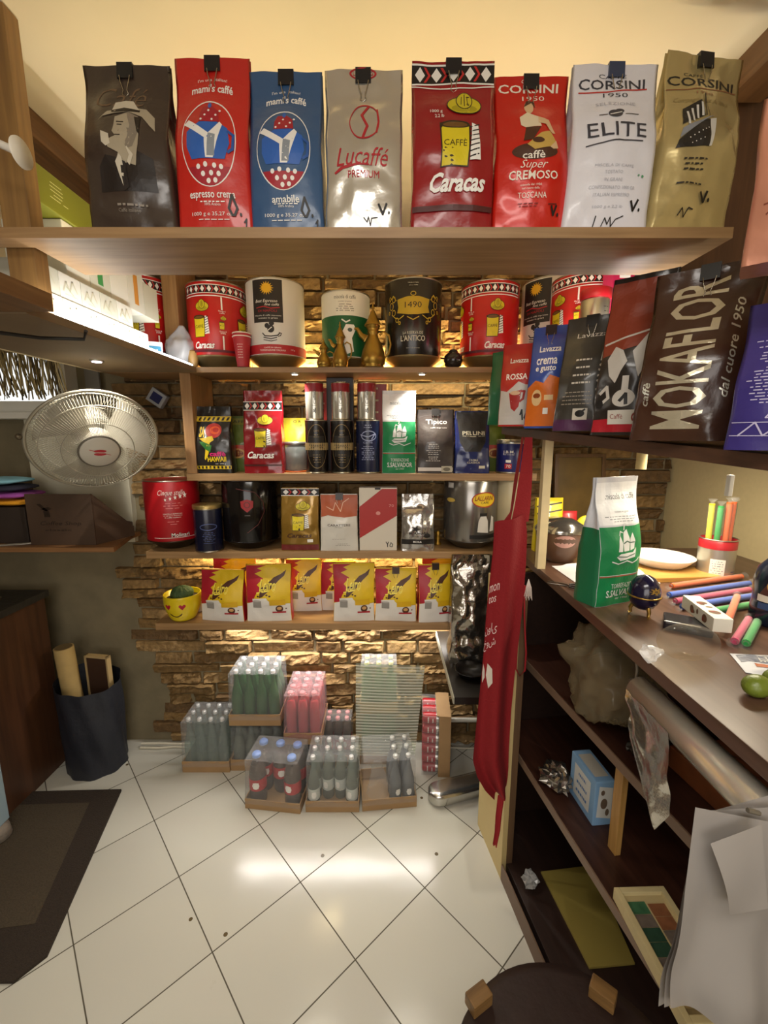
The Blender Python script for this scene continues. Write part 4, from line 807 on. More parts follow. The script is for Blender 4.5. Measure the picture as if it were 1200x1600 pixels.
GL = film('#dbe6e2', .88, .05, 'g'); GG = film('#4d7a4c', .45, .08, 'g'); GP = film('#f3e6e6', .82, .06, 'p'); GD2 = film('#efe6da', .92, .05, 'd')
CAPW, CAPR, CAPP, CAPB, CAPY = C('#d8d8d6', .3, .4), C('#a9202a', .4), C('#d99090', .4), C('#5f83c4', .4), C('#d8d27a', .4)
LQ = {'clear': film('#c9c2ac', .75, .2), 'green': mat('#2f4a2a', .15), 'red': mat('#b3202f', .2), 'cola': mat('#2a100c', .12), 'dark': mat('#3a2b28', .2)}
pack('pack of small clear empty-looking bottles, leftmost on the floor', 284, 358, 1205, 1.715, 0, 4, 3, .255, 'glass', GL, None, CAPW, None)
pack('bottom pack of pale bottles carrying the green bottle pack', 360, 441, 1199, 1.725, 0, 4, 3, .225, 'glass', GL, None, CAPW, LQ['clear'])
pack('pack of dark green bottles with white caps, stacked on the pale bottle pack', 357, 438, 1137, 1.725, .2275, 4, 3, .255, 'glass', GG, None, CAPW, LQ['green'])
pack('dark lower pack beneath the pink and red bottle pack', 445, 503, 1200, 1.685, 0, 3, 3, .175, 'glass', GL, None, CAPR, LQ['dark'], th=.06)
pack('pack of red drink bottles with pink caps, on top of a dark pack', 443, 502, 1156, 1.670, .1775, 3, 4, .235, 'pet', GP, None, CAPP, LQ['red'], filmm=film('#f6dfe2', .86, .08, 'sp', .8))
pack('small pack of dark bottles with red caps, between pink pack and striped sheet', 505, 551, 1160, 1.755, 0, 3, 2, .235, 'pet', GD2, '#a3262c', CAPP, LQ['cola'])
pack('pack of big cola bottles in front with loose film, red labels', 380, 470, 1270, 1.510, 0, 3, 2, .228, 'pet', GD2, '#b01c22', CAPB, LQ['cola'], rz=radians(-7), skip=((1, 0),), th=.045)
pack('pack of clear long-necked bottles with a hole in its front, middle of the front row', 477, 561, 1266, 1.505, 0, 4, 3, .235, 'glass', GL, '#c5cbc4', CAPW, LQ['clear'], skip=((1, 0), (2, 0)), th=.05)
pack('half empty pack with loose film at its left, in front of the striped sheet', 566, 652, 1260, 1.520, 0, 4, 3, .225, 'glass', film('#8d9296', .45, .06, 'gd'), '#55595c', CAPW, LQ['dark'], rz=radians(6), skip=((0, 0), (0, 1), (0, 2), (1, 0), (1, 1), (1, 2)), th=.05)
pack('lower pack of green bottles behind the striped sheet', 562, 622, 1190, 1.765, 0, 3, 2, .26, 'glass', GG, None, CAPY, LQ['green'])
pack('upper pack of green bottles with yellowish caps behind the striped sheet', 562, 622, 1120, 1.765, .2605, 3, 2, .24, 'glass', GG, None, CAPY, LQ['green'])
def sheet():
    A, B, Cc, D = W(556, 1036, Y=1.745), W(664, 1040, Y=1.745), W(648, 1180, Y=1.725), W(556, 1180, Y=1.725)
    o = (A+D)/2; m1 = film('#e9f2da', .72, .25, 'sh'); m2 = film('#fbfdf0', .42, .3, 'sh2'); b = MB(); N = 62
    for s in range(1):
        P = lambda u, v, k=0: (A*(1-u)+B*u)*(1-v)+(D*(1-u)+Cc*u)*v-o+Vector((0, -.004*sin(pi*u)+k, 0))
        vs, fs = [], []
        for j in range(N):
            k = (j % 2)*-.0016
            for vv in (j/N, (j+.92)/N):
                for i in range(9): vs.append(P(i/8, vv, k))
        for j in range(N):
            for i in range(8): q = j*18+i; fs.append((q, q+1, q+10, q+9))
        b.add([v for v in vs], fs, m1); 
        for j in range(0, N): b.m[len(b.m)-len(fs)+j*8:len(b.m)-len(fs)+j*8+8] = [b.mi(m2) if j % 2 else b.mi(m1)]*8
    b.build('ribbed_sheet', None, o, label='translucent ribbed plastic sheet leaning in front of the green bottle packs', cat='plastic sheet')
sheet()
def can_case():
    x0, x1, y0, y1, h = .135, .300, 1.690, 1.872, .300
    r = empty('can_case', ((x0+x1)/2, (y0+y1)/2, 0), (0, 0, radians(-4)), 'case of red and silver cans tipped on its side, cardboard tray facing right', 'drinks pack', 'shrink-wrapped drinks packs')
    w, d = x1-x0, y1-y0; t = .003; b = MB(); k = KRAFT
    b.bx(w/2-t, w/2, -d/2, d/2, 0, h, k, .0008); 
    b.bx(w/2-.052, w/2-t, -d/2, -d/2+t, 0, h, k, .0008); b.bx(w/2-.052, w/2-t, d/2-t, d/2, 0, h, k, .0008)
    b.bx(w/2-.062, w/2-t, -d/2+t, d/2-t, h-t, h, k, .0008); b.bx(w/2-.052, w/2-t, -d/2+t, d/2-t, 0, t, k, .0008); b.build('cardboard_tray', r)
    first = None; cr = .0238
    for j in range(3):
        for i in range(6):
            if first is None:
                q = MB(); al = C('#c9c7c2', .25, .85); rd = C('#a81c24', .3)
                M = Matrix.Rotation(-pi/2, 3, 'Y')
                q.lathe([(.019, 0), (.0235, .006), (.0235, .060)], al, M=M, seg=18); q.lathe([(.0236, .060), (.0236, .108), (.020, .118), None, (.0195, .118), (.018, .115), (.001, .115)], rd, M=M, seg=18, cap=False)
                q.decal([(WHT, lines(0, .3, .7, 2, .8, .1, 2))], lambda x, y, o: (-.060-.05*y, -(.0237+o)*cos(x*1.57), (.0237+o)*sin(x*1.57)))
                first = q.build('drink_can', r, (w/2-.004, 0, 0)); c = first
            else: c = copy_tree(first, r)
            c.location = (w/2-.004, -d/2+.034+j*.052, .027+i*.0485)
    s = MB()
    def f(u, v):
        a = v*4; x = w/2-.05-(w/2-.004+.118-w/2-.05+.05)*u
        return None
    fm = film('#f2f2f2', .9, .08)
    s.grid(lambda u, v: (w/2-.052-.075*u, -d/2+.004-.002*sin(v*18*pi)*0+.004*abs(sin(v*6*pi)), .004+(h-.01)*v), 5, 60, fm)
    s.grid(lambda u, v: (w/2-.052-.075*u, -d/2+.006+(d-.012)*v, h-.008-.006*abs(sin(v*3*pi))), 5, 24, fm); s.build('shrink_wrap', r)
can_case()
def loose_film():
    c = Vector((.0, 1.60, .16)); b = MB(); s = 3
    p = W(592, 1205, Y=1.60)
    def f(u, v):
        a = u*2*pi; z = v; rr = .052*(1-.55*v)*(1+.35*noise.noise(Vector((cos(a)*1.5, sin(a)*1.5, v*3+s))))
        return (rr*cos(a)*1.0, rr*sin(a)*.8, .135*v+.02*noise.noise(Vector((cos(a)*2, sin(a)*2, s+v*2))))
    b.grid(f, 36, 14, film('#f4f4f2', .86, .15, 'lf'), closed=True, smooth=False)
    b.build('crumpled_film', None, (p.x-.005, 1.60, .006), label='crumpled clear film standing in the empty half of a bottle pack', cat='plastic film')
loose_film()
def chrome_foot():
    p = W(677, 1268, Z=0); b = MB(); m = mat('#c4c2bd', .2, .95, .1, 30)
    def prof(t): return
    L = .26; pts = []
    def f(u, v):
        a = u*2*pi; x = v*L; 
        e = math.sqrt(max(0, 1-(1-min(1, x/.05))**2)) if x < .05 else 1
        wy = .047*e+.0005; 
        cx, sz = cos(a), sin(a); sg = lambda q: math.copysign(abs(q)**.5, q)
        return (x-.012, sg(cx)*wy, .0305+sg(sz)*.030*(.55+.45*e))
    b.grid(f, 32, 26, m, closed=True)
    b.build('chrome_bar', None, (p.x-.005, p.y+.045, .0006), (0, 0, radians(17)), label='rounded chrome bar lying on the tiles beside the red apron', cat='metal bar')
chrome_foot()
pp = MB(); pp.tube([(.20, 1.875, .15), (.6, 1.875, .148), (1.2, 1.875, .15)], .011, C('#d9d4c6', .4), 10); pp.build('pipe', None, label='white pipe running low along the stone wall at the right', cat='pipe')
def cable(pts, label, r=.0055, m=None):
    c = Vector(pts[0]); MB().tube([Vector(p)-c for p in pts], r, m or C('#cfc8b4', .5), 8).build('cable', None, c, label=label, cat='cable')
cable([(-1.19, 1.865, .0065), (-1.1, 1.862, .0065), (-1.02, 1.872, .0065), (-.94, 1.865, .0065), (-.88, 1.87, .0065)], 'pale cable lying along the foot of the wall between black sack and bottles')
cable([(-1.19, 1.878, .0185), (-1.1, 1.88, .0185), (-1.0, 1.876, .0185), (-.88, 1.882, .0185)], 'second pale cable on the wall foot, lying just above the first')
cable([(.30, 1.868, .0055), (.42, 1.86, .0055), (.5, 1.868, .0055), (.62, 1.862, .0055)], 'thin pale cable on the floor beneath the white pipe', .0045)
# ---------------------------------------------------------------- left side
def mat_():
    P = [W(190, 1236, Z=0), W(46, 1529, Z=0)]; q = [(P[0].x, P[0].y), (P[1].x+.012, P[1].y+.05), (P[1].x-.035, P[1].y-.012), (P[1].x-.7, P[1].y-.02), (P[0].x-.65, P[0].y-.02)]
    c = Vector((-1.4, 1.3, .0)); b = MB(); k = mat('#33281e', .95, bump=.7, scale=260, var=.25); k2 = mat('#4a3f2f', .95, bump=.7, scale=220, var=.2)
    b.prism([(x-c.x, y-c.y) for x, y in q], .0005, .010, k)
    inn = [(q[0][0]-.09, q[0][1]-.07), (q[1][0]-.10, q[1][1]+.08), (q[3][0]+.06, q[3][1]+.08), (q[4][0]+.06, q[4][1]-.07)]
    b.prism([(x-c.x, y-c.y) for x, y in inn], .0101, .0112, k2)
    b.build('floor_mat', None, c, label='dark brown doormat with a lighter centre on the white tiles', cat='mat')
mat_()
def left_counter():
    r = empty('side_counter', (-1.8, 1.3, 0), label='reddish brown cabinet with a dark metal top on the left', cat='cabinet')
    w2 = wood('#40281a', '#573723', 2, .4, .4)
    MB().bx(-.34, .30, -.9, .50, .0, .805, w2, .002).build('body', r)
    MB().bx(-.34, .315, -.9, .51, .806, .835, mat('#3d3a36', .45, .4, .2, 40, var=.2)).build('worktop', r)
    t = MB(); t.tube([(.20, .40, .842), (.20, -.5, .842)], .006, C('#8a867d', .3, .9), 8); t.tube([(.20, .40, .842), (-.3, .40, .842)], .006, C('#8a867d', .3, .9), 8); t.build('rail', r)
left_counter()
def blue_leg():
    p = W(3, 1315, Z=0); r = empty('appliance_leg', (p.x-.015, p.y, 0), label='pale blue metal leg at the left edge, standing on the doormat', cat='leg')
    MB().bx(-.03, .03, -.03, .03, .075, .62, C('#8fa3ad', .45), .004).build('post', r)
    MB().lathe([(.028, .012), (.045, .02), (.04, .06), (.025, .075)], mat('#8a7f73', .7, .3, .5, 60), seg=16).build('foot', r)
blue_leg()
def sack():
    r = empty('waste_sack', (W(142, 1200, Y=1.72).x, 1.775, 0), label='black sack standing on the floor against the plaster wall', cat='sack'); s = 5
    def f(u, v):
        a = u*2*pi; z = .43*v; k = .118+.006*v+.010*noise.noise(Vector((cos(a)*1.4, sin(a)*1.4, z*6+s)))+.004*sin(9*a+z*16)
        return (k*cos(a)*1.04, min(.115, k*sin(a)*.95), max(0, z*(1+.05*sin(a-.8))))
    b = MB(); m = mat('#20222b', .55, bump=.3, scale=30)
    b.grid(f, 48, 22, m, closed=True); b.grid(lambda u, v: (.116*cos(u*2*pi)*(1-v*.99), .105*sin(u*2*pi)*(1-v*.99), .02+.33*0), 24, 3, m, closed=True)
    b.build('sack_body', r); x0, y0 = r.location.x, r.location.y
    MB().tube([(0, 0, 0), (-.03, .0, .56)], .038, mat('#b59a63', .8, var=.06), 20).lathe([(.033, 0), (.001, 0)], C('#6b5a3a', .9), c=(-.0303, 0, .562), seg=20, cap=False).build('cardboard_tube', None, (x0-.055, y0-.01, .025), label='beige cardboard tube sticking out of the black sack', cat='tube')
    b = MB(); b.bx(-.05, .05, -.008, .008, 0, .49, C('#3a2418', .6)); 
    for a in ((-.058, -.05, 0, .5), (.05, .058, 0, .5), (-.058, .058, .49, .5)): b.bx(a[0], a[1], -.012, .012, a[2], a[3], mat('#b39a6d', .7))
    b.build('framed_board', None, (x0+.03, y0+.03, .025), (0, 0, -.15), label='small framed brown panel sticking out of the black sack', cat='panel')
sack()
def wall_ledge():
    a = W(178, 858, Y=1.60); z = a.z-.012
    b = MB(); q = [(-1.85, 1.60), (a.x, 1.60), (a.x-.06, 1.82), (a.x-.06, 1.893), (-1.85, 1.893)]; c = Vector((-1.4, 1.75, z))
    b.prism([(x-c.x, y-c.y) for x, y in q], 0, .018, wood('#7a5433', '#946b45', 0)); b.build('wall_ledge', None, c, label='wooden ledge with an angled end under the fan, holding two dark boxes', cat='shelf')
    return z+.0182
ZL = wall_ledge()
def dark_box():
    a, e = W(48, 846, Y=1.64), W(150, 848, Y=1.64); w = e.x-a.x; h = W(100, 772, Y=1.64).z-ZL; m = mat('#4a3729', .65, var=.12, scale=10); b = MB(); t = .006
    P = [(0, 0), (w, 0), (w+.055, .17), (0, .17)]
    b.bx(0, w, 0, t, 0, h, m, .001)
    def wall(p, q, h0, h1):
        d = Vector((q[0]-p[0], q[1]-p[1], 0)).normalized(); n = Vector((-d.y, d.x, 0))*t
        A, B = Vector((*p, 0)), Vector((*q, 0)); z = Vector((0, 0, 1))
        v = [A, B, B+n, A+n, A+z*h0, B+z*h1, B+n+z*h1, A+n+z*h0]
        b.add(v, [(3, 2, 1, 0), (4, 5, 6, 7), (0, 1, 5, 4), (1, 2, 6, 5), (2, 3, 7, 6), (3, 0, 4, 7)], m)
    wall((w, t), (w+.055, .17), h, h*.20); wall((0, .17), (0, t), h*.5, h); wall((w+.05, .17), (0, .17), h*.3, h*.5)
    b.add([(0, 0, .003), (w, 0, .003), (w+.05, .17, .003), (0, .17, .003)], [(0, 1, 2, 3)], m)
    b.decal([(C('#2a1d15'), text('Coffee Shop', .5, .42, .62, .10, 0, .2)+text('classic', .45, .30, .4, .04)+stroke([(.2, .8), (.3, .68), (.36, .72)], .02)+stroke([(.24, .7), (.34, .74)], .02)+stroke([(.3, .66), (.31, .56)], .03))], lambda x, y, o: (x*w, -o, y*h))
    b.build('dark_box', None, (a.x, 1.64, ZL), label='open dark brown box with slanted sides on the ledge below the fan', cat='box')
    bx = MB(); m2 = mat('#2c211a', .7, var=.1)
    x1 = W(44, 800, Y=1.66).x
    bx.bx(-.30, 0, 0, .16, 0, .147, m2, .004).build('cloth_bin', None, (x1-.012, 1.66, ZL), label='black-brown bin at the left edge of the ledge, with folded cloths on it', cat='bin')
    for i, (c, n) in enumerate((('#d8951a', 'yellow'), ('#9a4aa0', 'purple'), ('#2b2a3c', 'navy'), ('#86bccd', 'pale blue'))):
        zz = ZL+.1485+i*.0276; q = MB(); s = i*3.3
        q.ball((0, 0, .0136), (.160-.008*i, .085, .0135), C(c, .9), 40, 12, lambda d: (1 if abs(d.z) > .99 else ((d.x*d.x+d.y*d.y)**.5/max(1e-6, (abs(d.x)**5+abs(d.y)**5)**.2))**.9)+.05*noise.noise(Vector((d.x*3+s, d.y*3, s))))
        q.build('folded_cloth', None, (x1-.155-.012*i, 1.735, zz), label='folded %s cloth in the pile on the dark bin' % n, cat='cloth', group='folded cloths')
dark_box()
def fan():
    c = W(150, 690, Y=1.50); r = empty('wall_fan', c, (radians(33), 0, radians(42)), 'grey wall fan with a round wire guard and white hub', 'fan')
    Rr = .192; wm = C('#a39d8c', .45); g = MB()
    def P(rr, a, y): return (rr*cos(a), y, rr*sin(a))
    for sgn, y0 in ((-1, -.055), (1, .05)):
        for i in range(120):
            a = 2*pi*i/120
            g.tube([P(.055, a, y0), P(.105, a+.03, y0*1.0), P(.16, a+.05, y0*.75), P(Rr-.004, a+.05, 0)], .0009, wm, 4, cap=False)
        for q in (.105, .163): g.tube([P(q, i*2*pi/48, y0*(1.0 if q < .15 else .75)) for i in range(48)], .0018, wm, 5, closed=True)
    g.tube([P(Rr, i*2*pi/64, 0) for i in range(64)], .0055, C('#a9a392', .35, .5), 8, closed=True)
    g.build('wire_guard', r)
    h = MB(); M = Matrix.Rotation(pi/2, 3, 'X'); h.lathe([(.060, .050), (.060, .060), (.054, .066), (.001, .067)], C('#c9c4b8', .4), M=M, seg=32)
    h.tube([P(.060, i*2*pi/32, -.060) for i in range(32)], .0035, C('#6f6a60', .4, .5), 6, closed=True)
    red = C('#b0202c')
    h.decal([(red, ell(.0, .006, .018, .006)+ell(.0, -.006, .018, .006)), (C('#c9c4b8'), stroke([(-.02, .001), (.02, -.001)], .003)), (red, stroke([(-.03, .012), (-.012, .004)], .0015)+stroke([(.012, -.004), (.03, -.010)], .0015))], lambda x, y, o: (x, -.0672-o, y)); h.build('hub_cap', r)
    bl = MB(); bm_ = film('#b9b4a6', .25, .3, 'blade')
    for k in range(3):
        a0 = k*2*pi/3+.4
        bl.grid(lambda u, v: P(.045+.125*v, a0+(u-.5)*(1.15+.5*v)*.9, .01+.022*(u-.5)*2), 9, 8, bm_)
    bl.lathe([(.05, -.012), (.05, .03), (.001, .03)], C('#aaa597', .5), M=M, seg=24); bl.build('blades', r)
    mo = MB(); mo.lathe([(.001, -.17), (.05, -.165), (.065, -.13), (.065, -.06), (.001, -.055)], C('#b5b0a2', .45), M=M, seg=24); mo.build('motor', r)
    ar = MB(); ar.box((0, .20, -.03), (.05, .10, .05), C('#b5b0a2', .45)); ar.build('arm', r)
    kn = MB(); kn.ball((-.203, .0, .02), .010, C('#6d6250', .4, .6), 12, 8); kn.build('clamp_knob', r)
fan()
def reed_blind():
    r = MB(); rr = random.Random(4); y = 1.66
    z1 = 1.741-.002; 
    cols = [mat(c, .8) for c in ('#b5a272', '#7d6a40', '#d3c294', '#8f7c4e', '#4d4026')]
    for i in range(150):
        x = -1.68+.47*i/149; L = rr.uniform(.13, .18)+(.03 if i < 24 else 0); dx = rr.uniform(-.02, .02)+(.018 if i > 50 else 0)
        r.tube([(x, rr.uniform(-.012, .012), 0), (x+dx*.5, rr.uniform(-.015, .01), -L*.5), (x+dx, rr.uniform(-.02, .02), -L)], rr.uniform(.0016, .003), rr.choice(cols), 5)
    r.tube([(-1.70, 0, .002), (-1.2, 0, .002)], .010, cols[1], 8)
    o = r.build('reed_blind', None, (0, y, z1+.075), label='ragged reed blind hanging over the bright window at the left', cat='blind')
reed_blind()
MB().bx(-.03, .03, -.012, 0, 0, .20, C('#77736c', .6), .003).build('wall_conduit', None, (W(147, 600, Y=1.885).x, 1.885, 1.585), label='grey upright duct on the wall above the fan', cat='duct')
def adapter():
    p = W(247, 622, Y=1.86); r = empty('wall_box', (p.x, 1.872, p.z), (0, radians(35), 0), 'small pale device with a blue screen, tilted on the stone wall', 'device')
    MB().bx(-.035, .035, -.028, .0, -.03, .03, C('#a9adb3', .4), .004).build('housing', r); MB().bx(-.022, .022, -.0295, -.0282, -.018, .018, C('#232a5e', .3), .0005).build('screen', r)
adapter()
# white boxes on the side shelf
WB = 'small white boxes stacked on the side shelf'
WBM = [mat('#cfcdbf', .6), mat('#c4c3b2', .6), mat('#d6d4c8', .6)]
def white_boxes():
    k = 0
    ordn = ['first', 'second', 'third', 'fourth', 'fifth', 'sixth']
    for row in range(2):
        for i in range(5 if row else 6):
            y0 = .987+.073*i; b = MB(); m = WBM[(i+row) % 3]; hh = .0575
            b.bx(-.12, 0, 0, .0715, 0, hh, m, .002)
            b.decal([(C('#c2bea6'), stroke([(.15, .3), (.3, .7), (.45, .35), (.6, .8), (.8, .4)], .02)+lines(.5, .15, .2, 1, .6, .03, i+row)), (C('#b3b89a'), stroke([(.3, .5), (.6, .25)], .02))], lambda x, y, o: (o, x*.0715, y*hh))
            b.build('white_box', None, (-.742-.003*row, y0, Z2+.0002+row*.058), label='white box in the %s row on the side shelf, %s from the camera' % ('upper' if row else 'lower', ordn[i]), cat='box', group=WB)
    for i in range(5):
        y0 = 1.10+.085*i; b = MB(); h2 = .124 if i < 4 else .10
        b.bx(-.14, 0, 0, .083, 0, h2, WBM[i % 3], .002)
        if i in (1, 3): b.bx(.0003, .0012, .03, .05, .02, h2-.02, C('#c98a3a' if i == 3 else '#3f8a4a'), 0)
        b.build('white_box', None, (-.752, y0, Z2+.0002+.1165), label='tall white box above the two low rows on the side shelf, %s from the camera' % ordn[i], cat='box', group=WB)
white_boxes()
g1, g2 = W(42, 300, X=-.745), W(155, 356, X=-.745)
def green_box():
    p0 = Vector((-.745, g1.y+.03, 1.7604+.1165+.1245+.001)); b = MB(); L_ = .26; h_ = .078
    b.bx(-.10, 0, 0, L_, 0, h_, mat('#6f721c', .5), .003).decal([(C('#c9cc8f'), sum((ell(.72+.03*(i % 2), .25+.12*i, .012, .035) for i in range(4)), [])+lines(.25, .35, .75, 5, .22, .02, 5))], lambda x, y, o: (o, x*L_, y*h_))
    b.build('long_carton', None, p0, (0, 0, 0), label='long olive green carton lying on top of the tall white boxes', cat='box')
green_box()
def side_corner_things():
    p = W(215, 545, Y=1.60)
    MB().bx(-.05, .05, -.03, .03, 0, .06, C('#dfe4ea', .4), .004).decal([(C('#3f97c4'), rect(.3, .5, 1.2, .5)), (WHT, lines(.3, .45, .55, 2, .9, .06, 2))], lambda x, y, o: (.05*x, -.03-o, .06*y)).build('tissue_pack', None, (W(236, 550, Y=1.58).x, 1.55, Z2+.0003), (0, 0, radians(28)), label='white and blue tissue pack on the side shelf near the bright strip', cat='pack')
    b = MB(); s = 2.2
    def f(u, v):
        a = u*2*pi; e = sin(pi*min(1, v*1.0))**.5 if v < .62 else .72*(1-v)/.38+.10
        k = (.052*e+.004)*(1+.30*noise.noise(Vector((cos(a)*2, sin(a)*2, v*4+s))))
        return (k*cos(a)+.018*v, k*sin(a)*.8, .15*v)
    b.grid(f, 34, 22, film('#e8ecf2', .62, .14, 'pb'), closed=True); b.ball((0, 0, .035), (.035, .028, .032), C('#c9c8c4', .7), 14, 8)
    b.build('plastic_bag', None, (W(278, 555, Y=1.70).x, 1.705, Z2+.0003), label='knotted clear plastic bag left of the red tin', cat='plastic bag')
    MB().bx(-.06, .06, -.03, .03, 0, .03, C('#5d4a33', .6), .003).build('tray', None, (W(212, 520, Y=1.63).x, 1.645, Z2+.001), (0, 0, radians(20)), label='brown flat tray before the leftmost red tin', cat='tray')
    MB().lathe([(.012, 0), (.018, .02), (.019, .055), (.017, .06), (.001, .06)], mat('#a07f4c', .5), seg=18).build('small_tumbler', None, (W(297, 560, Y=1.70).x+.012, 1.70, Z2+.0003), label='small tan cup at the left end of the upper board', cat='cup')
side_corner_things()
def pipe_lamp():
    p = W(40, 232, Y=.84); r = empty('wall_lamp', (p.x-.075, .84, p.z+.012), label='white tube with a round pale disc on the oak post at upper left', cat='lamp')
    MB().tube([(-.12, -.02, .055), (.055, .012, -.012)], .0065, C('#d8d2c4', .4), 12).build('tube', r)
    MB().lathe([(.024, 0), (.024, .004), (.001, .005)], C('#e3dccb', .4), M=Matrix.Rotation(pi/2, 3, 'Y'), seg=24).build('disc', r, (.0555, .012, -.012))
pipe_lamp()
# ---------------------------------------------------------------- right side: cabinet, counter, goods
CH = 1.08
def cabinet():
    th = radians(8.7); r = empty('open_cabinet', (.368, 1.45, 0), (0, 0, th), 'long dark open cabinet under the counter, pale board on its near end', 'cabinet')
    B = lambda n, x0, x1, y0, y1, z0, z1, m, bv=.0015: MB().bx(x0, x1, y0, y1, z0, z1, m, bv).build(n, r)
    B('end_board', 0, .018, -.215, 0, 0, 1.03, BEIGE); B('edge_board', .0182, .040, -.215, -.19, 0, 1.03, wood('#5a4330', '#6b5139', 2))
    B('base_board', 0.019, .80, -1.30, -.03, .015, .060, DARK2); B('plinth', .0, .0055, -1.30, -.2165, .0, .062, mat('#6b5443', .5))
    B('shelf_board', .055, .80, -1.30, -.03, .435, .460, DARKW); B('shelf_edge', .0505, .0548, -1.30, -.03, .435, .460, mat('#77604e', .5))
    B('shelf_board', .095, .80, -1.30, -.03, .735, .760, DARKW); B('shelf_edge', .0905, .0948, -1.30, -.03, .735, .760, mat('#77604e', .5))
    B('back_board', .801, .815, -1.30, 0, .0, 1.03, DARK2); B('end_wall', .041, .80, -.028, -.012, .0, 1.03, DARK2)
    return r
cabinet()
board('counter_top', 'brown laminate worktop on the right covered with straws, bag and trinkets', .503, 1.278, .18, 1.60, CH-.026, CH, wood('#4d3527', '#63483a', 1, .5, .32), 'countertop')
MB().bx(-.013, .013, -.013, .013, 0, .438, mat('#cdbb91', .6, var=.05)).build('wooden_post', None, (.508, 1.345, CH+.0003), label='pale beige square post between worktop and sloping shelf', cat='post')
Zc = CH+.0003
def oncounter(px, py): return W(px, py, Z=CH)
# ---- bags on the sloping shelf
GR = 'bags on the sloping shelf'
def place(label, xc, yb, w, h, d, a, m, decs, Y, **k):
    p = W(xc, yb, Y=Y); z = ZS(Y)+.0012
    bag('coffee_bag', label, 0, 1, 0, Y, z+.006, d, m, decs, rz=radians(-a), group=GR, w=w, h=h, xy=(p.x, Y), ybase=600, **k)
def d_rossa():
    return [(C('#c9c3bc'), poly([(-.97, .02), (.97, .02), (.97, .50), (.6, .50), (.2, .54), (-.1, .48), (-.5, .42), (-.97, .44)])), (WHT, text('Lavazza', .1, .80, 1.1, .06, .015)+text('ROSSA', .05, .60, 1.30, .075, .02)), (C('#a81e16'), poly([(-.35, .40), (.45, .44), (.3, .24), (.05, .18), (-.2, .22)])+stroke([(.42, .42), (.62, .42), (.55, .33), (.36, .30)], .025)), (C('#d9b08a'), ell(.05, .40, .32, .025)), (BLK, stroke([(.4, .14), (.5, .2), (.52, .08)], .018)+stroke([(.62, .1), (.75, .17), (.82, .1), (.66, .09)], .015))]
def d_crema():
    return [(C('#d46a14'), poly([(-.97, .02), (.97, .02), (.97, .48), (.3, .52), (0, .44), (-.5, .47), (-.97, .40)])), (WHT, text('Lavazza', .1, .78, 1.2, .06, .015)+text('crema', .0, .655, 1.2, .065, .02)+text('e gusto', .0, .575, 1.2, .07, .02)), (C('#e3c08a'), ell(-.35, .30, .3, .08)+rect(.35, .30, .5, .05)), (C('#8a3d12'), ell(-.35, .32, .22, .025)), (WHT, rect(.2, .17, .3, .06))]
def d_lavdark():
    return [(C('#4d2048'), rect(0, .055, 1.97, .10)), (C('#cfc6b8'), text('Lavazza', .1, .84, 1.2, .04)+text('LAVAZZA', .78, .58, .30, .46, .03, rot=90)+lines(0, .42, .62, 4, 1.0, .015, 3)+rect(.1, .15, .62, .10)), (C('#a89a88'), lines(-.1, .24, .34, 4, 1.3, .008, 5)), (BLK, ell(.1, .155, .2, .03)+stroke([(.1, .16), (.3, .19)], .015))]
def d_clown():
    w = C('#c9c2b8'); r = C('#b01a28')
    return [(r, poly([(-.97, .02), (.97, .02), (.97, .12), (-.97, .10)])), (C('#8a3a24'), poly([(-.97, .50), (.4, .56), (.85, .80), (.6, .97), (-.97, .97)])), (r, poly([(.5, .75), (.95, .85), (.9, .55), (.6, .40)])), (w, poly([(-.75, .48), (-.5, .56), (-.2, .53), (.0, .46), (-.2, .40), (-.35, .33), (-.6, .38)])+poly([(.1, .52), (.85, .74), (.7, .50), (.4, .36)])+ell(.0, .235, .35, .055)+stroke([(0, .25), (.0, .36)], .04)+stroke([(.6, .15), (.65, .5)], .012)+stroke([(-.9, .58), (.8, .66)], .012)+stroke([(-.8, .27), (-.6, .31), (-.5, .24), (-.75, .2)], .02)),
            (BLK, stroke([(-.1, .22), (.05, .26), (.1, .2)], .02)+ell(-.8, .2, .15, .03)), (C('#d8d2c6'), rect(.12, .115, 1.1, .09)), (C('#8a2a20'), text('Caffè', -.15, .12, .4, .03)+ring(.45, .115, .12, .03, .05, .014, 14))]
def d_mok():
    s = mat('#d9cfb4', .2, .55); s2 = mat('#d8d3c4', .2, .5)
    return [(s, text('MOKAFLOR', -.12, .50, 1.0, .86, .012, rot=90)), (s2, text('caffè', -.80, .28, .16, .14, .01, .3, 90)+text('dal cuore 1950', .66, .52, .17, .55, .008, .4, 90))]
def d_purple():
    w = C('#c3bddb')
    return [(w, sum((lines(-.1, y, y+.001, 1, 1.5, .007, int(y*100)) for y in [.32+.021*i for i in range(22)]), [])), (w, rect(0, .19, 1.9, .006)+rect(0, .10, 1.9, .006)+stroke([(-.8, .10), (-.55, .19), (-.4, .10), (-.1, .19), (.05, .10), (.3, .19), (.5, .10)], .010)+stroke([(-.4, .22), (-.3, .27), (-.2, .22), (-.4, .22)], .008)+rect(.2, .25, .2, .05))]
place('small green bag half hidden behind the red and silver bag', 781, 668, .07, .24, .05, 40, foil('#12613a', .4), lambda: [], 1.50, seed=50)
place('red over silver bag lettered ROSSA, at the far end of the sloping shelf', 806, 668, .100, .250, .055, 30, foil('#b32218', .4), d_rossa, 1.40, seed=51)
place('blue and orange bag lettered crema e gusto on the sloping shelf', 848, 671, .098, .285, .055, 32, foil('#2c4aa0', .38), d_crema, 1.30, seed=52, clip='#23252b', lean=.03)
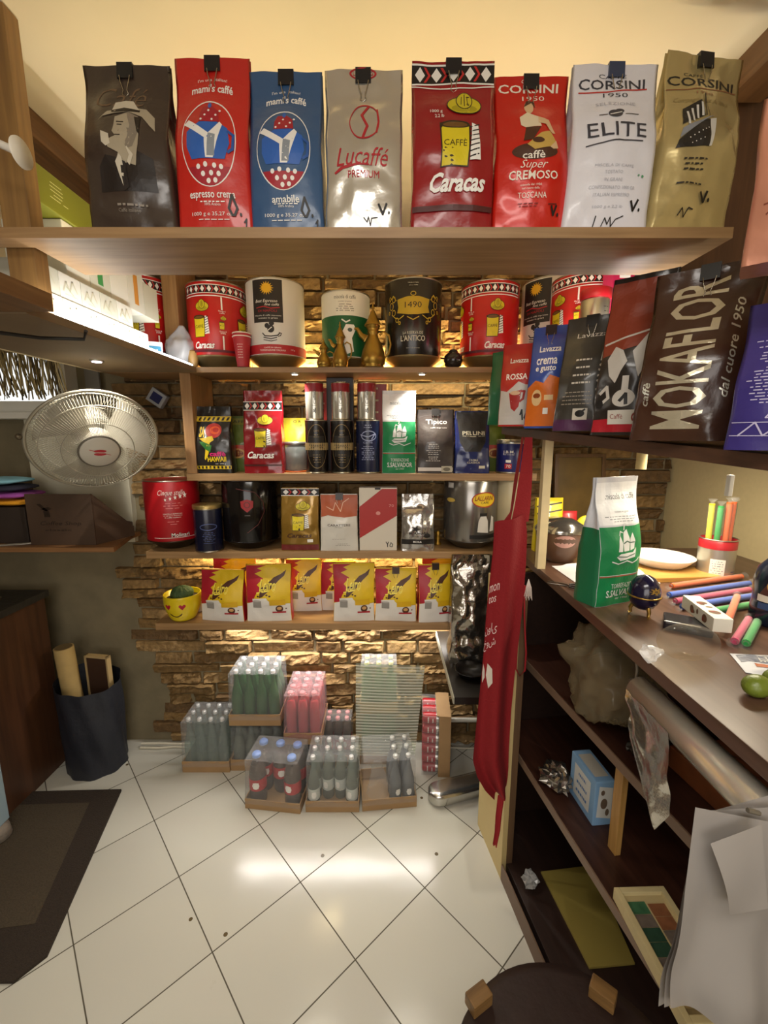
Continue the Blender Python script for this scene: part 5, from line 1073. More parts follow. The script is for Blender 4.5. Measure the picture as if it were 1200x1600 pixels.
place('dark olive-grey bag with a purple foot, third large bag from the far end', 904, 677, .118, .285, .07, 36, foil('#3a3630', .38), d_lavdark, 1.16, seed=53, lean=.05, clip='#23211f')
place('red and black bag with white splashes, left of the big brown bag', 972, 688, .125, .345, .075, 40, foil('#2a2421', .28), d_clown, 1.02, seed=54, lean=.05, cr=.006)
place('large brown bag with silver letters running up it', 1064, 695, .170, .318, .085, 42, foil('#43291d', .26), d_mok, .87, seed=55, lean=.05, clip='#17130f', cr=.006)
place('purple bag with small white print at the right edge', 1228, 705, .15, .228, .08, 45, foil('#382d78', .4), d_purple, .69, seed=56, lean=.03, cr=.004)
p = W(1246, 430, Y=.62)
bag('coffee_bag', 'copper pink bag with dark flower drawings at the top right edge', 0, 1, 0, .62, 1.7303, .06, foil('#c98a70', .35, .3), lambda: [(C('#7d3f2d'), sum((stroke([(x, y), (x+.3*cos(a), y+.10*sin(a))], .010) for x, y in ((-.5, .33), (-.3, .12), (.4, .30)) for a in [i*pi/5 for i in range(10)]), [])+text('arabica', -.3, .60, .9, .04)+stroke([(-.8, .52), (-.6, .49), (-.4, .51)], .010)+stroke([(-.75, .46), (-.5, .44)], .01)+text('Terra', -.2, .47, .5, .04))], rz=radians(-38), w=.14, h=.215, xy=(p.x+.012, .62), ybase=600, seed=60, group=None)
# ---- on the worktop
q = oncounter(965, 944)
bag('coffee_bag', 'green and white bag with a white sailing ship, standing on the brown worktop', 0, 1, 0, 1.05, Zc, .068, foil('#cfcfd4', .32), d_salvador, rz=radians(24), w=.150, h=.322, xy=(.582, 1.075), ybase=600, seed=70, side=foil('#1c6b45', .35), side_top=.60, clip=None, cr=.006, group=None)
def egg():
    p = oncounter(1003, 962); r = empty('egg_trinket', (p.x, p.y, Zc), (0, 0, .2), 'dark blue egg-shaped trinket box with gold rim and little feet', 'ornament'); n = mat('#1a1633', .18, .1, coat=.5); g = mat('#b9974f', .3, .9)
    MB().lathe([(.012, .018), (.022, .024), (.031, .038), (.034, .050)], n, seg=30).build('lower_shell', r)
    MB().lathe([(.034, .0545), (.0335, .066), (.029, .082), (.020, .094), (.009, .100), (.001, .1015)], n, seg=30).decal([(g, ell(0, .5, .22, .14)+sum((stroke([(0, .5), (.33*cos(a), .5+.24*sin(a))], .03) for a in [i*pi/4 for i in range(8)]), [])), (n, ell(0, .5, .09, .06))], lambda x, y, o: ((.0325-.010*max(0, y-.3)**2*2+o)*sin(x*1.4), -(.0325-.010*max(0, y-.3)**2*2+o)*cos(x*1.4)*1.02-.001, .056+.03*y)).build('lid', r)
    MB().lathe([(.034, .0502), (.0365, .051), (.0365, .0535), (.034, .0543)], g, seg=30).build('rim', r)
    for a in (.3, 2.4, 4.5): MB().tube([(.020*cos(a), .020*sin(a), .030), (.026*cos(a), .026*sin(a), .016), (.024*cos(a), .024*sin(a), .006), (.028*cos(a), .028*sin(a), .004)], [.005, .004, .003, .004], g, 8).build('foot', r)
egg()
def block(name, label, cat, p0, p1, w, h, m, z=0, bev=.002, tilt=0, dec=None, group=None):
    a, e = oncounter(*p0), oncounter(*p1); c = (a+e)/2; L = (e-a).length; an = math.atan2(e.y-a.y, e.x-a.x)
    b = MB(); b.bx(-L/2, L/2, -w/2, w/2, 0, h, m, bev)
    if dec: b.decal(dec, lambda x, y, o: (x*L/2, -w/2-o, y*h)); b.decal(dec, lambda x, y, o: (x*L/2, (y-.5)*w, h+o))
    return b.build(name, None, (c.x, c.y, Zc+z), (0, tilt, an), label=label, cat=cat, group=group)
block('wallet', 'black glossy flat case lying on the worktop beneath a patterned box', 'case', (1035, 975), (1112, 990), .062, .020, C('#191720', .25), bev=.005)
block('patterned_box', 'slim white box with brown leaf pattern resting on the black case', 'box', (1076, 962), (1126, 1003), .036, .030, C('#e3ded0', .5), z=.0205, dec=[(C('#6b4a33'), ell(-.3, .5, .12, .3)+ell(-.2, .4, .1, .15)+ell(.5, .5, .14, .3)+ell(.05, .6, .06, .2)), (C('#8a2f1e'), ell(-.25, .35, .05, .15)+ell(.42, .4, .05, .2))])
SK = {'orange': '#d8642a', 'blue': '#3f63c2', 'pink': '#c2496b', 'green': '#2f9a4a', 'yellow': '#d9c92e'}
def straw(c, a, e, r_, label, z=0, group='wrapped straws lying on the worktop', ps=None):
    A, E = ps if ps else (oncounter(*a), oncounter(*e)); c0 = A.copy(); d = (E-A); L = d.length; d.normalize()
    root = empty('wrapped_straw', c0, label=label, cat='straw', group=group)
    if not ps: root.location.z = Zc+r_+.0015+z
    MB().tube([d*.006, d*(L-.006)], r_, C(SK[c], .4), 14).build('straw_tube', root)
    n = Vector((0, 0, 1)); s = MB(); fm = film('#f7f7f7', .93, .1, 'st')
    s.tube([-d*.006, d*.003, d*.012, d*(L-.012), d*(L-.003), d*(L+.008)], [r_*1.5, r_*.5, r_*1.14, r_*1.14, r_*.5, r_*1.6], fm, 10, cap=False); s.build('wrapper', root)
for i, (c, a, e, z, lb) in enumerate((('orange', (1046, 921), (1160, 905), 0, 'wrapped orange straw at the back of the lying bundle'), ('blue', (1042, 935), (1172, 916), .0, 'upper wrapped blue straw in the lying bundle'), ('pink', (1052, 945), (1172, 926), .0, 'wrapped pink straw between two blue ones in the lying bundle'),
                     ('blue', (1062, 954), (1178, 936), 0, 'lower wrapped blue straw in the lying bundle'), ('green', (1090, 964), (1185, 948), 0, 'wrapped green straw at the front of the lying bundle'))):
    straw(c, a, e, .0075, lb, z)
for c, a, e, z, lb in (('orange', (1150, 946), (1132, 994), .016, 'wrapped orange straw lying across the bundle toward the patterned box'), ('pink', (1170, 972), (1146, 1010), 0, 'wrapped pink straw between the orange and green loose ones'), ('green', (1184, 975), (1164, 1013), 0, 'wrapped green straw lying loose beside the dark bottle')): straw(c, a, e, .0075, lb, z)
def straw_can():
    p = oncounter(1115, 898); X, Y = p.x, p.y; r = empty('straw_can', (X, Y, Zc), label='silver tin with a red rim holding upright wrapped straws', cat='tin'); k = .048
    MB().lathe([(k, 0), (k, .088)], mat('#b7b2a6', .3, .7), seg=36).decal([(WHT, rect(-.35, .4, .5, .55)), (C('#6b6f8a'), lines(-.35, .2, .6, 6, .4, .02, 2)+lines(.3, .15, .25, 2, .3, .04, 2))], lambda x, y, o: ((k+o)*sin(x*1.57), -(k+o)*cos(x*1.57), .088*y)).build('body', r)
    MB().lathe([(k*1.01, .0882), (k*1.01, .115), (k*.98, .116), None, (k*.96, .116), (k*.95, .09), (.001, .088)], C('#a8202a', .35), seg=36, cap=False).build('red_rim', r)
    MB().tube([(k*cos(i*pi/16), k*sin(i*pi/16), .1165) for i in range(32)], .0022, C('#b9b2a4', .3, .9), 6, closed=True).build('bead', r)
    for c, dx, dy, tx, L, lb in (('yellow', -.031, .0, -.002, .105, 'upright wrapped yellow straw at the left of the silver tin'), ('green', -.018, -.016, .0, .10, 'upright wrapped green straw at the left of the silver tin'), ('orange', .002, -.022, .0, .112, 'upright wrapped orange straw in the middle of the silver tin'), ('orange', .020, -.012, .002, .112, 'second upright wrapped orange straw, right of the middle'), ('green', .035, .006, .004, .105, 'upright wrapped pale green straw at the right of the silver tin')):
        z0 = Zc+.0895; A = Vector((X+dx, Y+dy, z0+.006)); straw(c, 0, 0, .0078, lb, ps=(A, A+Vector((tx, 0, .028+L))), group='wrapped straws upright in the tin')
straw_can()
def plate():
    p = oncounter(1040, 893); block('bamboo_board', 'honey coloured bamboo board under the white plastic plate', 'board', (985, 897), (1092, 894), .17, .014, wood('#b5843f', '#c99a52', 0))
    MB().lathe([(.001, .004), (.062, .004), (.070, .010), (.088, .030), (.094, .031), None, (.094, .0295), (.072, .007), (.062, 0), (.001, 0)], mat('#dcd8d0', .35), seg=48, cap=False).build('plate', None, (p.x, p.y+.03, Zc+.0145), label='white round plastic plate lying on the bamboo board', cat='plate')
plate()
def cooker():
    r = empty('round_pot', (W(868, 860, Y=1.43).x+.015, 1.44, Zc), label='brown round pot with a shiny silver lid behind the pale post', cat='pot')
    MB().lathe([(.045, 0), (.060, .02), (.078, .085), (.080, .105)], mat('#5a4030', .3), seg=36).decal([(C('#b58a82'), ell(-.1, .72, .3, .25))], lambda x, y, o: ((.062+.018*y+.001+o)*sin(x*1.57), -(.062+.018*y+.001+o)*cos(x*1.57), .02+.085*y)).build('pot_body', r)
    MB().lathe([(.083, .1055), (.083, .112), (.070, .130), (.040, .146), (.001, .150)], mat('#9a9690', .15, .9), seg=36).build('lid', r)
cooker()
def pouch(name, label, cat, quad, h, m, seed, n=16, dec=None):
    P = [oncounter(*q) for q in quad]; c = sum(P, Vector())/4; b = MB()
    def f(u, v):
        q = (P[0]*(1-u)+P[1]*u)*(1-v)+(P[3]*(1-u)+P[2]*u)*v-c
        e = min(1, 6*min(u, 1-u))*min(1, 6*min(v, 1-v)); return Vector((q.x, q.y, .0012+h*e*(1+.4*noise.noise(Vector((u*4+seed, v*4, seed))))+.0015*noise.noise(Vector((u*14, v*14, seed)))*e))
    b.grid(f, n*2, n, m); b.grid(lambda u, v: Vector((f(u, v).x, f(u, v).y, .0004)), n*2, n, m, flip=True)
    if dec: b.decal(dec, lambda x, y, o: f(min(1, max(0, x)), min(1, max(0, y)))+Vector((0, 0, o)), .01)
    return b.build(name, None, (c.x, c.y, Zc), label=label, cat=cat)
pouch('paper_bag', 'flat white bag lying behind the green and white bag on the worktop', 'bag', [(862, 885), (905, 915), (1032, 912), (985, 880)], .020, mat('#e9e6ea', .5, bump=.2), 3)
pouch('newspaper', 'folded printed paper at the right edge of the worktop', 'paper', [(1140, 1022), (1165, 1052), (1290, 1075), (1260, 1028)], .005, mat('#c7c9d3', .5), 8, dec=[(C('#5d6173'), poly([(.12, .05), (.5, .05), (.5, .75), (.12, .6)])), (C('#e0ddd6'), text('Notizie', .3, .4, .3, .2)), (C('#b5653a'), rect(.65, .4, .15, .4))])
def bulb():
    p = oncounter(1072, 1028); r = empty('clear_balloon', (p.x, p.y, Zc), (0, 0, radians(15)), 'clear inflated plastic bubble with a twisted neck on the worktop', 'balloon'); m = film('#f4efe6', .975, .05, 'bl')
    MB().ball((0, 0, .033), (.062, .042, .032), m, 30, 16).build('bubble', r)
    b = MB(); b.grid(lambda u, v: (-.060-.035*v, (.004+.013*v)*cos(u*2*pi)*(1+.4*noise.noise(Vector((u*9, v*4, 1)))), .022+(.004+.012*v)*sin(u*2*pi)*(1+.4*noise.noise(Vector((u*9, v*4, 7))))), 26, 9, film('#ffffff', .55, .1, 'nk'), closed=True, smooth=False); b.build('twisted_neck', r)
bulb()
for (px, py), lb in (((1180, 1088), 'small green lime at the front of the worktop by the printed paper'), ((1214, 1078), 'second green lime touching the first, at the right edge of the photo')):
    q = oncounter(px, py); MB().ball((0, 0, .0185), (.024, .019, .018), mat('#6b7a26', .35, bump=.15, scale=120), 22, 12, lambda d: 1+.10*max(0, abs(d.x)-.8)).build('lime', None, (q.x, q.y, Zc), (0, 0, R(0, 1)), label=lb, cat='fruit', group='limes')
def dark_bottle():
    q = oncounter(1204, 974); r = empty('sauce_bottle', (q.x, q.y, Zc), label='dark squeeze bottle with a brown and gold label at the right edge', cat='bottle')
    MB().lathe([(.036, 0), (.042, .004), (.042, .045), (.040, .05), (.040, .06), (.042, .10), (.036, .13), (.018, .155), (.016, .16)], mat('#1c2030', .2), seg=30).decal([(C('#e3ddd0'), poly([(-.95, .36), (.9, .36), (.9, .42), (-.95, .46)])), (C('#4a1f1c'), poly([(-.9, .46), (.9, .42), (.8, .72), (.3, .86), (-.5, .80)])), (C('#c9a24e'), ring(-.1, .60, .62, .16, .05, .015)), (WHT, text('Spec', -.45, .70, .4, .05, 0, .3)+ell(-.45, .58, .15, .03)+ell(-.3, .54, .1, .03)+ell(-.1, .6, .1, .03)), (C('#2a4a7a'), rect(-.3, .30, 1.2, .09))], lambda x, y, o: ((.0425+o)*sin(x*1.57), -(.0425+o)*cos(x*1.57), .16*y), .01).build('body', r)
    MB().lathe([(.018, .1605), (.018, .185), (.006, .19), (.004, .205), (.001, .206)], C('#b0202a'), seg=20).build('cap', r)
dark_bottle()
def scissors():
    q = oncounter(884, 916); r = empty('scissors', (q.x, q.y, Zc+.004), (0, 0, radians(150)), 'small pair of metal scissors near the edge of the worktop', 'scissors'); m = C('#8a8378', .3, .9)
    for s in (-1, 1):
        b = MB(); b.tube([(-.022+.013*cos(a), s*.010+.008*sin(a), 0) for a in [i*pi/8 for i in range(16)]], .0022, C('#2b2826', .4), 6, closed=True); b.build('handle_loop', r)
        b = MB(); b.tube([(-.010, s*.008, .0025*s), (.0, 0, .0025*s), (.05, -s*.004, .0015*s)], [.0022, .0024, .0006], m, 6); b.build('blade', r)
scissors()
def back_things():
    p = W(905, 765, Y=1.86); r = empty('picture_frame', (p.x, 1.865, p.z), (radians(-6), 0, 0), 'dim brown framed picture hanging behind the worktop', 'picture frame'); fm = wood('#4f371d', '#6a4a26', 2)
    b = MB(); w, h = .11, .155
    for a in ((-w, -w+.016, -h, h), (w-.016, w, -h, h), (-w+.016, w-.016, h-.016, h), (-w+.016, w-.016, -h, -h+.016)): b.bx(a[0], a[1], -.012, .006, a[2], a[3], fm)
    b.build('frame', r); MB().bx(-w+.016, w-.016, -.004, .0, -h+.016, h-.016, mat('#6d5526', .3, var=.35, scale=9), 0).build('picture', r)
    p = W(858, 800, Y=1.56); bag('snack_bag', 'yellow and black striped packet behind the round pot', 0, 1, 0, 1.5, Zc, .03, foil('#d8c21a', .4), lambda: [(BLK, sum((stroke([(-.9, .45+.13*i), (.9, .52+.13*i)], .025) for i in range(4)), []))], w=.10, h=.20, xy=(p.x, 1.565), ybase=600, group=None, cat='snack bag')
    p = W(884, 810, Y=1.56); bag('snack_bag', 'red packet beside the yellow striped packet', 0, 1, 0, 1.5, Zc, .03, foil('#b01c24', .4), lambda: [], w=.06, h=.15, xy=(p.x+.015, 1.57), ybase=600, group=None, cat='snack bag')
    p = W(905, 830, Y=1.53); MB().ball((0, 0, .07), (.045, .02, .07), C('#cfc01c', .5), 20, 12).build('lemon_net', None, (p.x+.02, 1.53, Zc), label='bright yellow rounded packet behind the green and white bag', cat='packet')
    p = W(978, 716, Y=1.3); MB().tube([(0, 0, 0), (0, 0, -.075)], .014, C('#d9c58a', .5), 14).build('hanging_candle', None, (p.x, 1.22, ZS(1.22)-.027), label='pale candle-like tube hanging under the sloping shelf', cat='candle')
back_things()
# ---- inside the open cabinet
def crumple(name, label, cat, loc, r3, m, seed, k=.35, n=26, extra=None, soft=False):
    b = MB(); b.ball((0, 0, r3[2]), r3, m, n, n//2+2, lambda d: 1+k*noise.noise(d*2.2+Vector((seed, 0, 0)))+k*.5*noise.noise(d*6+Vector((0, seed, 0))))
    for i in range(len(b.s)): b.s[i] = soft
    zmin = min(v[2] for v in b.v); b.v = [(x, y, z-zmin) for x, y, z in b.v]
    if extra: extra(b)
    return b.build(name, None, loc, label=label, cat=cat)
crumple('plastic_bag', 'large crumpled clear bag with brown contents on the middle cabinet shelf', 'plastic bag', (.60, 1.04, .7605), (.105, .12, .125), film('#c9b894', .80, .2, 'cb'), 4, .34, 56, lambda b: b.ball((.0, .0, .09), (.075, .085, .085), mat('#5d4626', .8, var=.2), 22, 12), True)
crumple('foil_ball', 'black crumpled packet on the middle cabinet shelf', 'packet', (.60, .875, .7605), (.035, .03, .035), mat('#14110f', .3), 9)
crumple('foil_ball', 'crumpled shiny foil on the lower cabinet shelf', 'foil', (.518, 1.135, .4605), (.040, .05, .028), mat('#8d8780', .2, .9), 11, .55)
crumple('foil_ball', 'little crumpled clear wrapper deep on the cabinet floor', 'wrapper', (.475, 1.17, .0605), (.025, .025, .018), film('#cfcfcf', .5, .1, 'x'), 13, .6, 16)
def blue_box():
    p = W(925, 1290, Z=.46); b = MB(); w, d, h = .055, .12, .135
    b.bx(-w/2, w/2, -d/2, d/2, 0, h, C('#7fa6cc', .5), .004).decal([(C('#cfd0cc'), poly([(-.7, .2), (.8, .15), (.8, .85), (-.6, .9)])), (C('#6a5a4a'), ell(.0, .5, .35, .12)+ell(.4, .3, .2, .08)+ell(-.2, .75, .2, .06))], lambda x, y, o: (x*w/2, -d/2-o, y*h)).decal([(C('#cfd0cc'), rect(0, .5, 1.3, .7)), (C('#3f6ea8'), lines(0, .3, .7, 3, .9, .06, 4))], lambda x, y, o: (-w/2-o, -x*d/2, y*h)).decal([(C('#b9b4a8'), rect(0, .5, 1.4, .7))], lambda x, y, o: (x*w/2, (y-.5)*d, h+o))
    b.build('tea_box', None, (p.x+.02, p.y+.06, .4604), (0, 0, radians(6)), label='light blue and white carton on the lower cabinet shelf', cat='box')
    p = W(950, 1335, Z=.46); MB().bx(-.008, .008, -.014, .014, 0, .272, wood('#a37a3f', '#b98f52', 2)).build('wooden_support', None, (p.x+.02, p.y+.01, .4604), (0, 0, radians(8.7)), label='short pale wooden support between the two cabinet shelves', cat='support')
blue_box()
def bottom_board():
    P = [W(845, 1362, Z=.066), W(921, 1512, Z=.066), W(992, 1505, Z=.066), W(925, 1352, Z=.066)]; c = sum(P, Vector())/4
    MB().prism([(v.x-c.x, v.y-c.y) for v in P], 0, .006, mat('#8f7f3c', .6, var=.06, scale=5)).build('loose_board', None, (c.x, c.y, .0605), label='yellowish board lying on the floor of the open cabinet', cat='board')
bottom_board()
def collage():
    A, B = W(960, 1378, Z=.505), W(1075, 1590, Z=.505); u = (B-A); L = u.length; an = math.atan2(u.y, u.x)
    r = empty('picture_frame', ((A+B)/2)-Vector((0, 0, .03)), (0, 0, an), 'cream framed board of green and brown picture squares on the lower cabinet shelf', 'picture frame'); w = .115
    r.location.z = .461
    T = radians(0); fr = mat('#c9b98a', .6, var=.1, scale=20); b = MB()
    b.bx(-L/2, L/2, 0, .012, 0, .03, fr); b.bx(-L/2, L/2, w-.012, w, 0, .03, fr); b.bx(-L/2, -L/2+.012, .012, w-.012, 0, .03, fr); b.bx(L/2-.012, L/2, .012, w-.012, 0, .03, fr); b.build('frame', r)
    b = MB(); b.bx(-L/2+.012, L/2-.012, .012, w-.012, .004, .020, C('#b8a67a', .4), 0)
    cs = ['#2f5a3c', '#4a443a', '#8a5a3c', '#c2ab78', '#3f6a4a', '#6d6258', '#2f4a3a']; rr = random.Random(5); S = {}
    n = 7
    for i in range(n):
        for j in range(2):
            S.setdefault(rr.choice(cs), []).extend(rect((i+.5+.2*j)/n*1.8-.9, .27+.46*j, 1.75/n, .42))
    b.decal([(mat(c, .35, var=.25, scale=60), t) for c, t in S.items()], lambda x, y, o: (x*(L/2-.014), .012+(w-.024)*y, .020+o)); b.build('picture', r)
collage()
def brown_goods():
    for p, s, rz, c, lb in (((.76, .80, .7605), (.20, .17, .05), .15, '#7d4420', 'rust brown patterned carton on the middle cabinet shelf behind the foil sheet'), ((.80, .60, .7605), (.20, .16, .055), .05, '#a06a2c', 'tan patterned carton on the middle cabinet shelf nearer the camera')):
        b = MB(); b.bx(-s[0]/2, s[0]/2, -s[1]/2, s[1]/2, 0, s[2], mat(c, .6, var=.3, scale=14), .004); b.decal([(C('#4f2412'), sum((ring(x, .5, .12, .2, .03, .04, 16) for x in (-.7, -.3, .1, .5, .8)), []))], lambda x, y, o: (x*s[0]/2, (y-.5)*s[1], s[2]+o)); b.build('carton', None, p, (0, 0, rz), label=lb, cat='box')
brown_goods()
# ---- foil roll hung under the worktop
def foil_roll():
    A, B = W(990, 1082, X=.505), W(1200, 1268, X=.505); zc = 1.0; y0, y1 = .49, .79; xc = .515; rr_ = .027
    r = empty('foil_roll', (xc, (y0+y1)/2, zc), label='roll of kitchen foil hanging under the worktop edge with a torn sheet down', cat='foil roll'); L = y1-y0
    sv = mat('#e6e2d6', .26, .6, .06, 18); M = Matrix.Rotation(-pi/2, 3, 'X')
    MB().lathe([(.014, -L/2), (rr_, -L/2), None, (rr_, L/2), (.014, L/2)], sv, M=M, seg=36).build('roll', r)
    MB().tube([(0, -L/2-.03, 0), (0, L/2+.03, 0)], .006, C('#6d665c', .4, .8), 10).build('rod', r)
    b = MB(); b.tube([(.004, L/2+.02, 0), (.004, L/2+.02, .03), (.0, L/2+.02, .052)], .003, C('#8d877c', .4, .8), 6); b.tube([(.004, -L/2-.02, 0), (.004, -L/2-.02, .03), (.0, -L/2-.02, .052)], .003, C('#8d877c', .4, .8), 6); b.build('hanger', r)
    s = MB()
    def f(u, v):
        # sheet leaves the roll on the outer side and hangs, torn obliquely
        yy = L/2-.001-u*.13; ln = .235*(.35+.65*u) if u < .75 else .235*(.84-.55*(u-.75)*2)
        return (-rr_-.0008+.012*sin(v*pi)*noise.noise(Vector((u*3, v*3, 2)))-.002*v, yy-.03*v, -ln*v+.004*noise.noise(Vector((u*8, v*8, 0))))
    s.grid(f, 22, 22, mat('#bdb9b0', .22, .95, .3, 30)); s.build('loose_sheet', r)
foil_roll()
MB().tube([(0, 0, 0), (.02, -.34, 0)], .007, C('#bdb9a8', .3, .3), 10).build('metal_rod', None, (.545, .82, .945), label='pale thin rod running below the foil roll', cat='rod')
def white_bags():
    P = [W(1092, 1268, Y=.445), W(1215, 1292, Y=.445), W(1215, 1640, Y=.445), W(1052, 1585, Y=.445)]; c = P[0].copy()
    r = empty('bag_bundle', c, label='bundle of white plastic carrier bags hanging below the worktop on the right', cat='plastic bags'); m = film('#a8a29d', .24, .35, 'wb')
    for k in range(3):
        b = MB()
        def f(u, v):
            q = (P[0]*(1-u)+P[1]*u)*(1-v)+(P[3]*(1-u)+P[2]*u)*v-c
            return (q.x+.012*k*(1-v), q.y+.006+.010*k+.010*sin(u*7)*v+.014*noise.noise(Vector((u*3, v*3, 1)))*v, q.z-.015*k*(1-u)+.012*u*k)
        b.grid(f, 26, 26, m); b.build('bag_layer', r)
    b = MB(); Q = [W(1110, 1318, Y=.432)-c, W(1190, 1288, Y=.432)-c, W(1200, 1420, Y=.432)-c, W(1140, 1430, Y=.432)-c]
    b.grid(lambda u, v: (Q[0]*(1-u)+Q[1]*u)*(1-v)+(Q[3]*(1-u)+Q[2]*u)*v+Vector((0, -.008*sin(pi*v)*(1-u), 0)), 12, 12, m); b.build('folded_flap', r)
    b = MB(); b.tube([Vector((P[0].x+.06, .447, P[0].z+.0))-c, Vector((P[0].x+.075, .447, 1.053))-c], .003, C('#8d877c', .4, .7), 6); b.build('hook', r)
white_bags()
def stool():
    r = empty('round_stool', (.315, .49, 0), label='round dark brown stool at the bottom edge with two wooden blocks on top', cat='stool'); m = mat('#24130e', .55, bump=.15, scale=40, var=.12)
    MB().lathe([(.19, .425), (.209, .43), (.213, .44), (.209, .452), (.19, .456), (.001, .456)], m, seg=56).build('seat', r)
    for a in (.8, 2.36, 3.93, 5.5): MB().tube([(.13*cos(a), .13*sin(a), .424), (.165*cos(a), .165*sin(a), .001)], [.018, .014], DARK2, 10).build('leg', r)
    for (px, py), an, s in (((748, 1560), .5, 1), ((942, 1552), -.7, 1)):
        p = W(px, py, Z=.47); v = Vector((p.x-.335, p.y-.50, 0)); 
        MB().bx(-.022, .022, -.014, .014, 0, .026, wood('#5e4322', '#8a683c', 0), .003).build('wooden_block', None, (p.x, p.y, .4565), (0, 0, an), label='small rough wooden block on the stool, %s' % ('beside the white tiles' if an > 0 else 'beside the cabinet'), cat='block', group='wooden blocks on the stool')
stool()
# ---- red apron hung in front of the cabinet end
def apron():
    Y = 1.185; m = mat('#860c14', .85, bump=.25, scale=160); md = m
    L_ = [(772, 815), (770, 860), (765, 910), (760, 960), (756, 1020), (750, 1080), (744, 1130), (738, 1185)]
    Rr = [(826, 806), (828, 840), (826, 880), (822, 930), (816, 990), (808, 1060), (803, 1120), (800, 1185)]
    z0 = W(800, 815, Y=Y); o = z0.copy()
    r = empty('apron', o, label='red apron hanging in front of the pale cabinet end', cat='apron')
    Lw = [W(*p, Y=Y) for p in L_]; Rw = [W(*p, Y=Y) for p in Rr]
    # rounded hem
    for k, (a, b_) in enumerate((((744, 1208), (800, 1215)), ((756, 1228), (799, 1232)), ((770, 1242), (797, 1245)))): Lw.append(W(*a, Y=Y)); Rw.append(W(*b_, Y=Y))
    def P(u, v):
        t = v*(len(Lw)-1); i = min(len(Lw)-2, int(t)); k = t-i
        a, b_ = Lw[i].lerp(Lw[i+1], k), Rw[i].lerp(Rw[i+1], k); q = a.lerp(b_, u)-o
        q.y += .022*sin(u*9+.8*sin(v*5))*(.3+.7*v)*.9+.03*(u-.2)*1.0-.012*sin(pi*u); return q
    b = MB(); b.grid(P, 30, 60, m); b.grid(lambda u, v: P(u, v)+Vector((0, .0022, 0)), 30, 60, m, flip=True)
    b.decal([(C('#e3c9c4'), text('mon', .14, .775, .24, .022)+text('tos', .12, .74, .18, .022)+text('نوای', .14, .655, .28, .030)+text('خوش', .13, .615, .28, .030)), (C('#d9cfc2'), poly([(.02, .57), (.08, .55), (.10, .53), (.04, .52), (.01, .55)])+poly([(.14, .565), (.26, .55), (.30, .515), (.22, .50), (.13, .535)]))], lambda x, y, q: P(x, 1-y)-Vector((0, q+.0004, 0)), .01)
    b.build('cloth', r)
    b = MB(); A = [W(820, 683, Y=1.30)-o, W(812, 740, Y=1.27)-o, W(804, 790, Y=1.23)-o, W(799, 815, Y=1.205)-o]; B = [W(832, 683, Y=1.30)-o, W(832, 740, Y=1.27)-o, W(829, 790, Y=1.23)-o, W(826, 815, Y=1.21)-o]
    E = [W(815, 683, Y=1.33)-o, W(803, 750, Y=1.30)-o, W(797, 800, Y=1.25)-o, W(786, 815, Y=1.22)-o]
    def strip(A, B): 
        def f(u, v):
            t = v*3; i = min(2, int(t)); k = t-i; return A[i].lerp(A[i+1], k).lerp(B[i].lerp(B[i+1], k), u)
        return f
    b.grid(strip(A, B), 5, 20, m); b.grid(strip(E, [q+Vector((.001, .012, 0)) for q in A]), 5, 20, m); b.build('neck_strap', r)
    pts = [W(x, y, Y=1.225)-o for x, y in ((817, 915), (813, 960), (808, 1010), (806, 1045), (812, 1056), (820, 1048), (822, 1020), (820, 980), (819, 940), (820, 915))]
    MB().tube(pts, .0028, C('#98141c', .8), 6).build('tie', r)
    pts = [W(x, y, Y=1.205)-o for x, y in ((783, 1243), (779, 1275), (777, 1300), (773, 1322))]
    b = MB(); b.grid(lambda u, v: pts[min(2, int(v*3))].lerp(pts[min(2, int(v*3))+1], v*3-min(2, int(v*3)))+Vector(((u-.5)*.022*(1-.3*v), .004*sin(u*6), .006*sin(u*14)*v)), 8, 16, C('#98141c', .8)); b.build('tie', r)
    t = MB()
    for k in range(9): t.tube([W(826, 905, Y=1.23)-o, W(822+k, 918, Y=1.225)-o, W(819+1.5*k, 932+3*(k % 3), Y=1.22)-o], .0009, C('#d8c9c0'), 4)
    t.build('tassel', r)
apron()
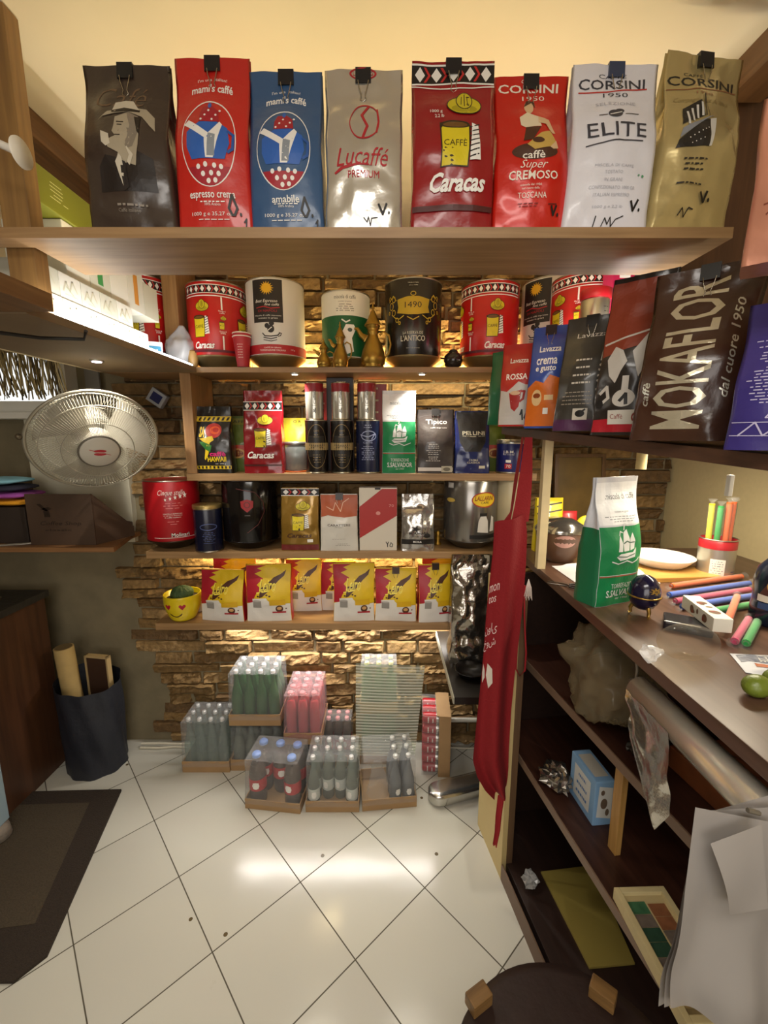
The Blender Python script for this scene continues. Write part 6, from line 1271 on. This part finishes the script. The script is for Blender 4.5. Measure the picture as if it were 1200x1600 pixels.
# ---- black stone slab with silver bag and pan
def slab():
    r = empty('stone_slab', (.60, 1.63, .573), label='black stone slab on the wall right of the lowest oak board', cat='shelf')
    MB().prism([(-.352, -.26), (-.238, -.26), (-.238, -.155), (.30, -.155), (.30, .262), (-.352, .262)], 0, .027, mat('#171412', .35, bump=.05)).build('slab_top', r); MB().bx(-.357, -.3525, -.26, .262, .002, .026, C('#a09d8c', .6), .0005).build('pale_edge', r)
slab()
bag('coffee_bag', 'tall crumpled silver foil bag on the black slab beside the apron', 705, 768, 868, 1.595, .6003, .08, mat('#aaa49a', .18, .95, .5, 24), lambda: [(C('#3a2f26'), rect(.15, .60, .9, .01)), (C('#6b6258', .3, .8), poly([(.4, .1), (.98, .05), (.98, .7), (.5, .6)]))], seed=80, cr=.016, group=None)
MB().lathe([(.035, .0), (.045, .004), (.057, .024), None, (.060, .026), (.058, .027), (.043, .008), (.001, .006)], mat('#151210', .3, .3), seg=40).build('frying_pan', None, (.330, 1.515, .6003), label='black round pan on the black slab behind the apron', cat='pan')

# ---- small extras
for px, lb in ((619, 'small golden trinket between the red-striped carton and the silver bag'), (684, 'small golden trinket between the silver bag and the big silver tin')):
    q = W(px, 850, Y=1.80); MB().lathe([(.014, 0), (.016, .006), (.008, .016), (.012, .03), (.007, .04), (.012, .052), (.001, .064)], mat('#a8802e', .35, .7), seg=18).build('gold_trinket', None, (q.x, 1.80, Z4), label=lb, cat='ornament', group='golden trinkets on the tin board')
q = W(306, 930, Y=1.80); MB().lathe([(.02, 0), (.026, .01), (.028, .075), (.026, .08), (.001, .08)], mat('#d9d4c4', .4), seg=20).build('white_cup', None, (q.x, 1.82, Z5), label='small white cup behind the smiling mug', cat='cup')
b = MB(); b.tube([(-.05, -.02, 0), (.07, .03, .0), (.13, .06, .0)], .003, C('#9a958c', .3, .8), 6); b.tube([(-.05, -.035, 0), (.07, .012, .0), (.14, .05, .0)], .003, C('#9a958c', .3, .8), 6)
q = W(8, 858, Y=1.63); b.build('metal_tongs', None, (q.x, 1.63, ZL+.0032), label='pair of thin metal tongs lying at the left end of the ledge', cat='tongs')
b = MB(); b.tube([Vector(p) for p in ((-.12, -.3, -.012), (.02, -.1, -.03), (.10, .05, -.022), (.15, .12, -.010), (.17, .10, .004))], .004, C('#1d1a18', .5), 7); b.build('cable', None, (-.86, .95, 1.738), label='black cable sagging under the left side board', cat='cable')
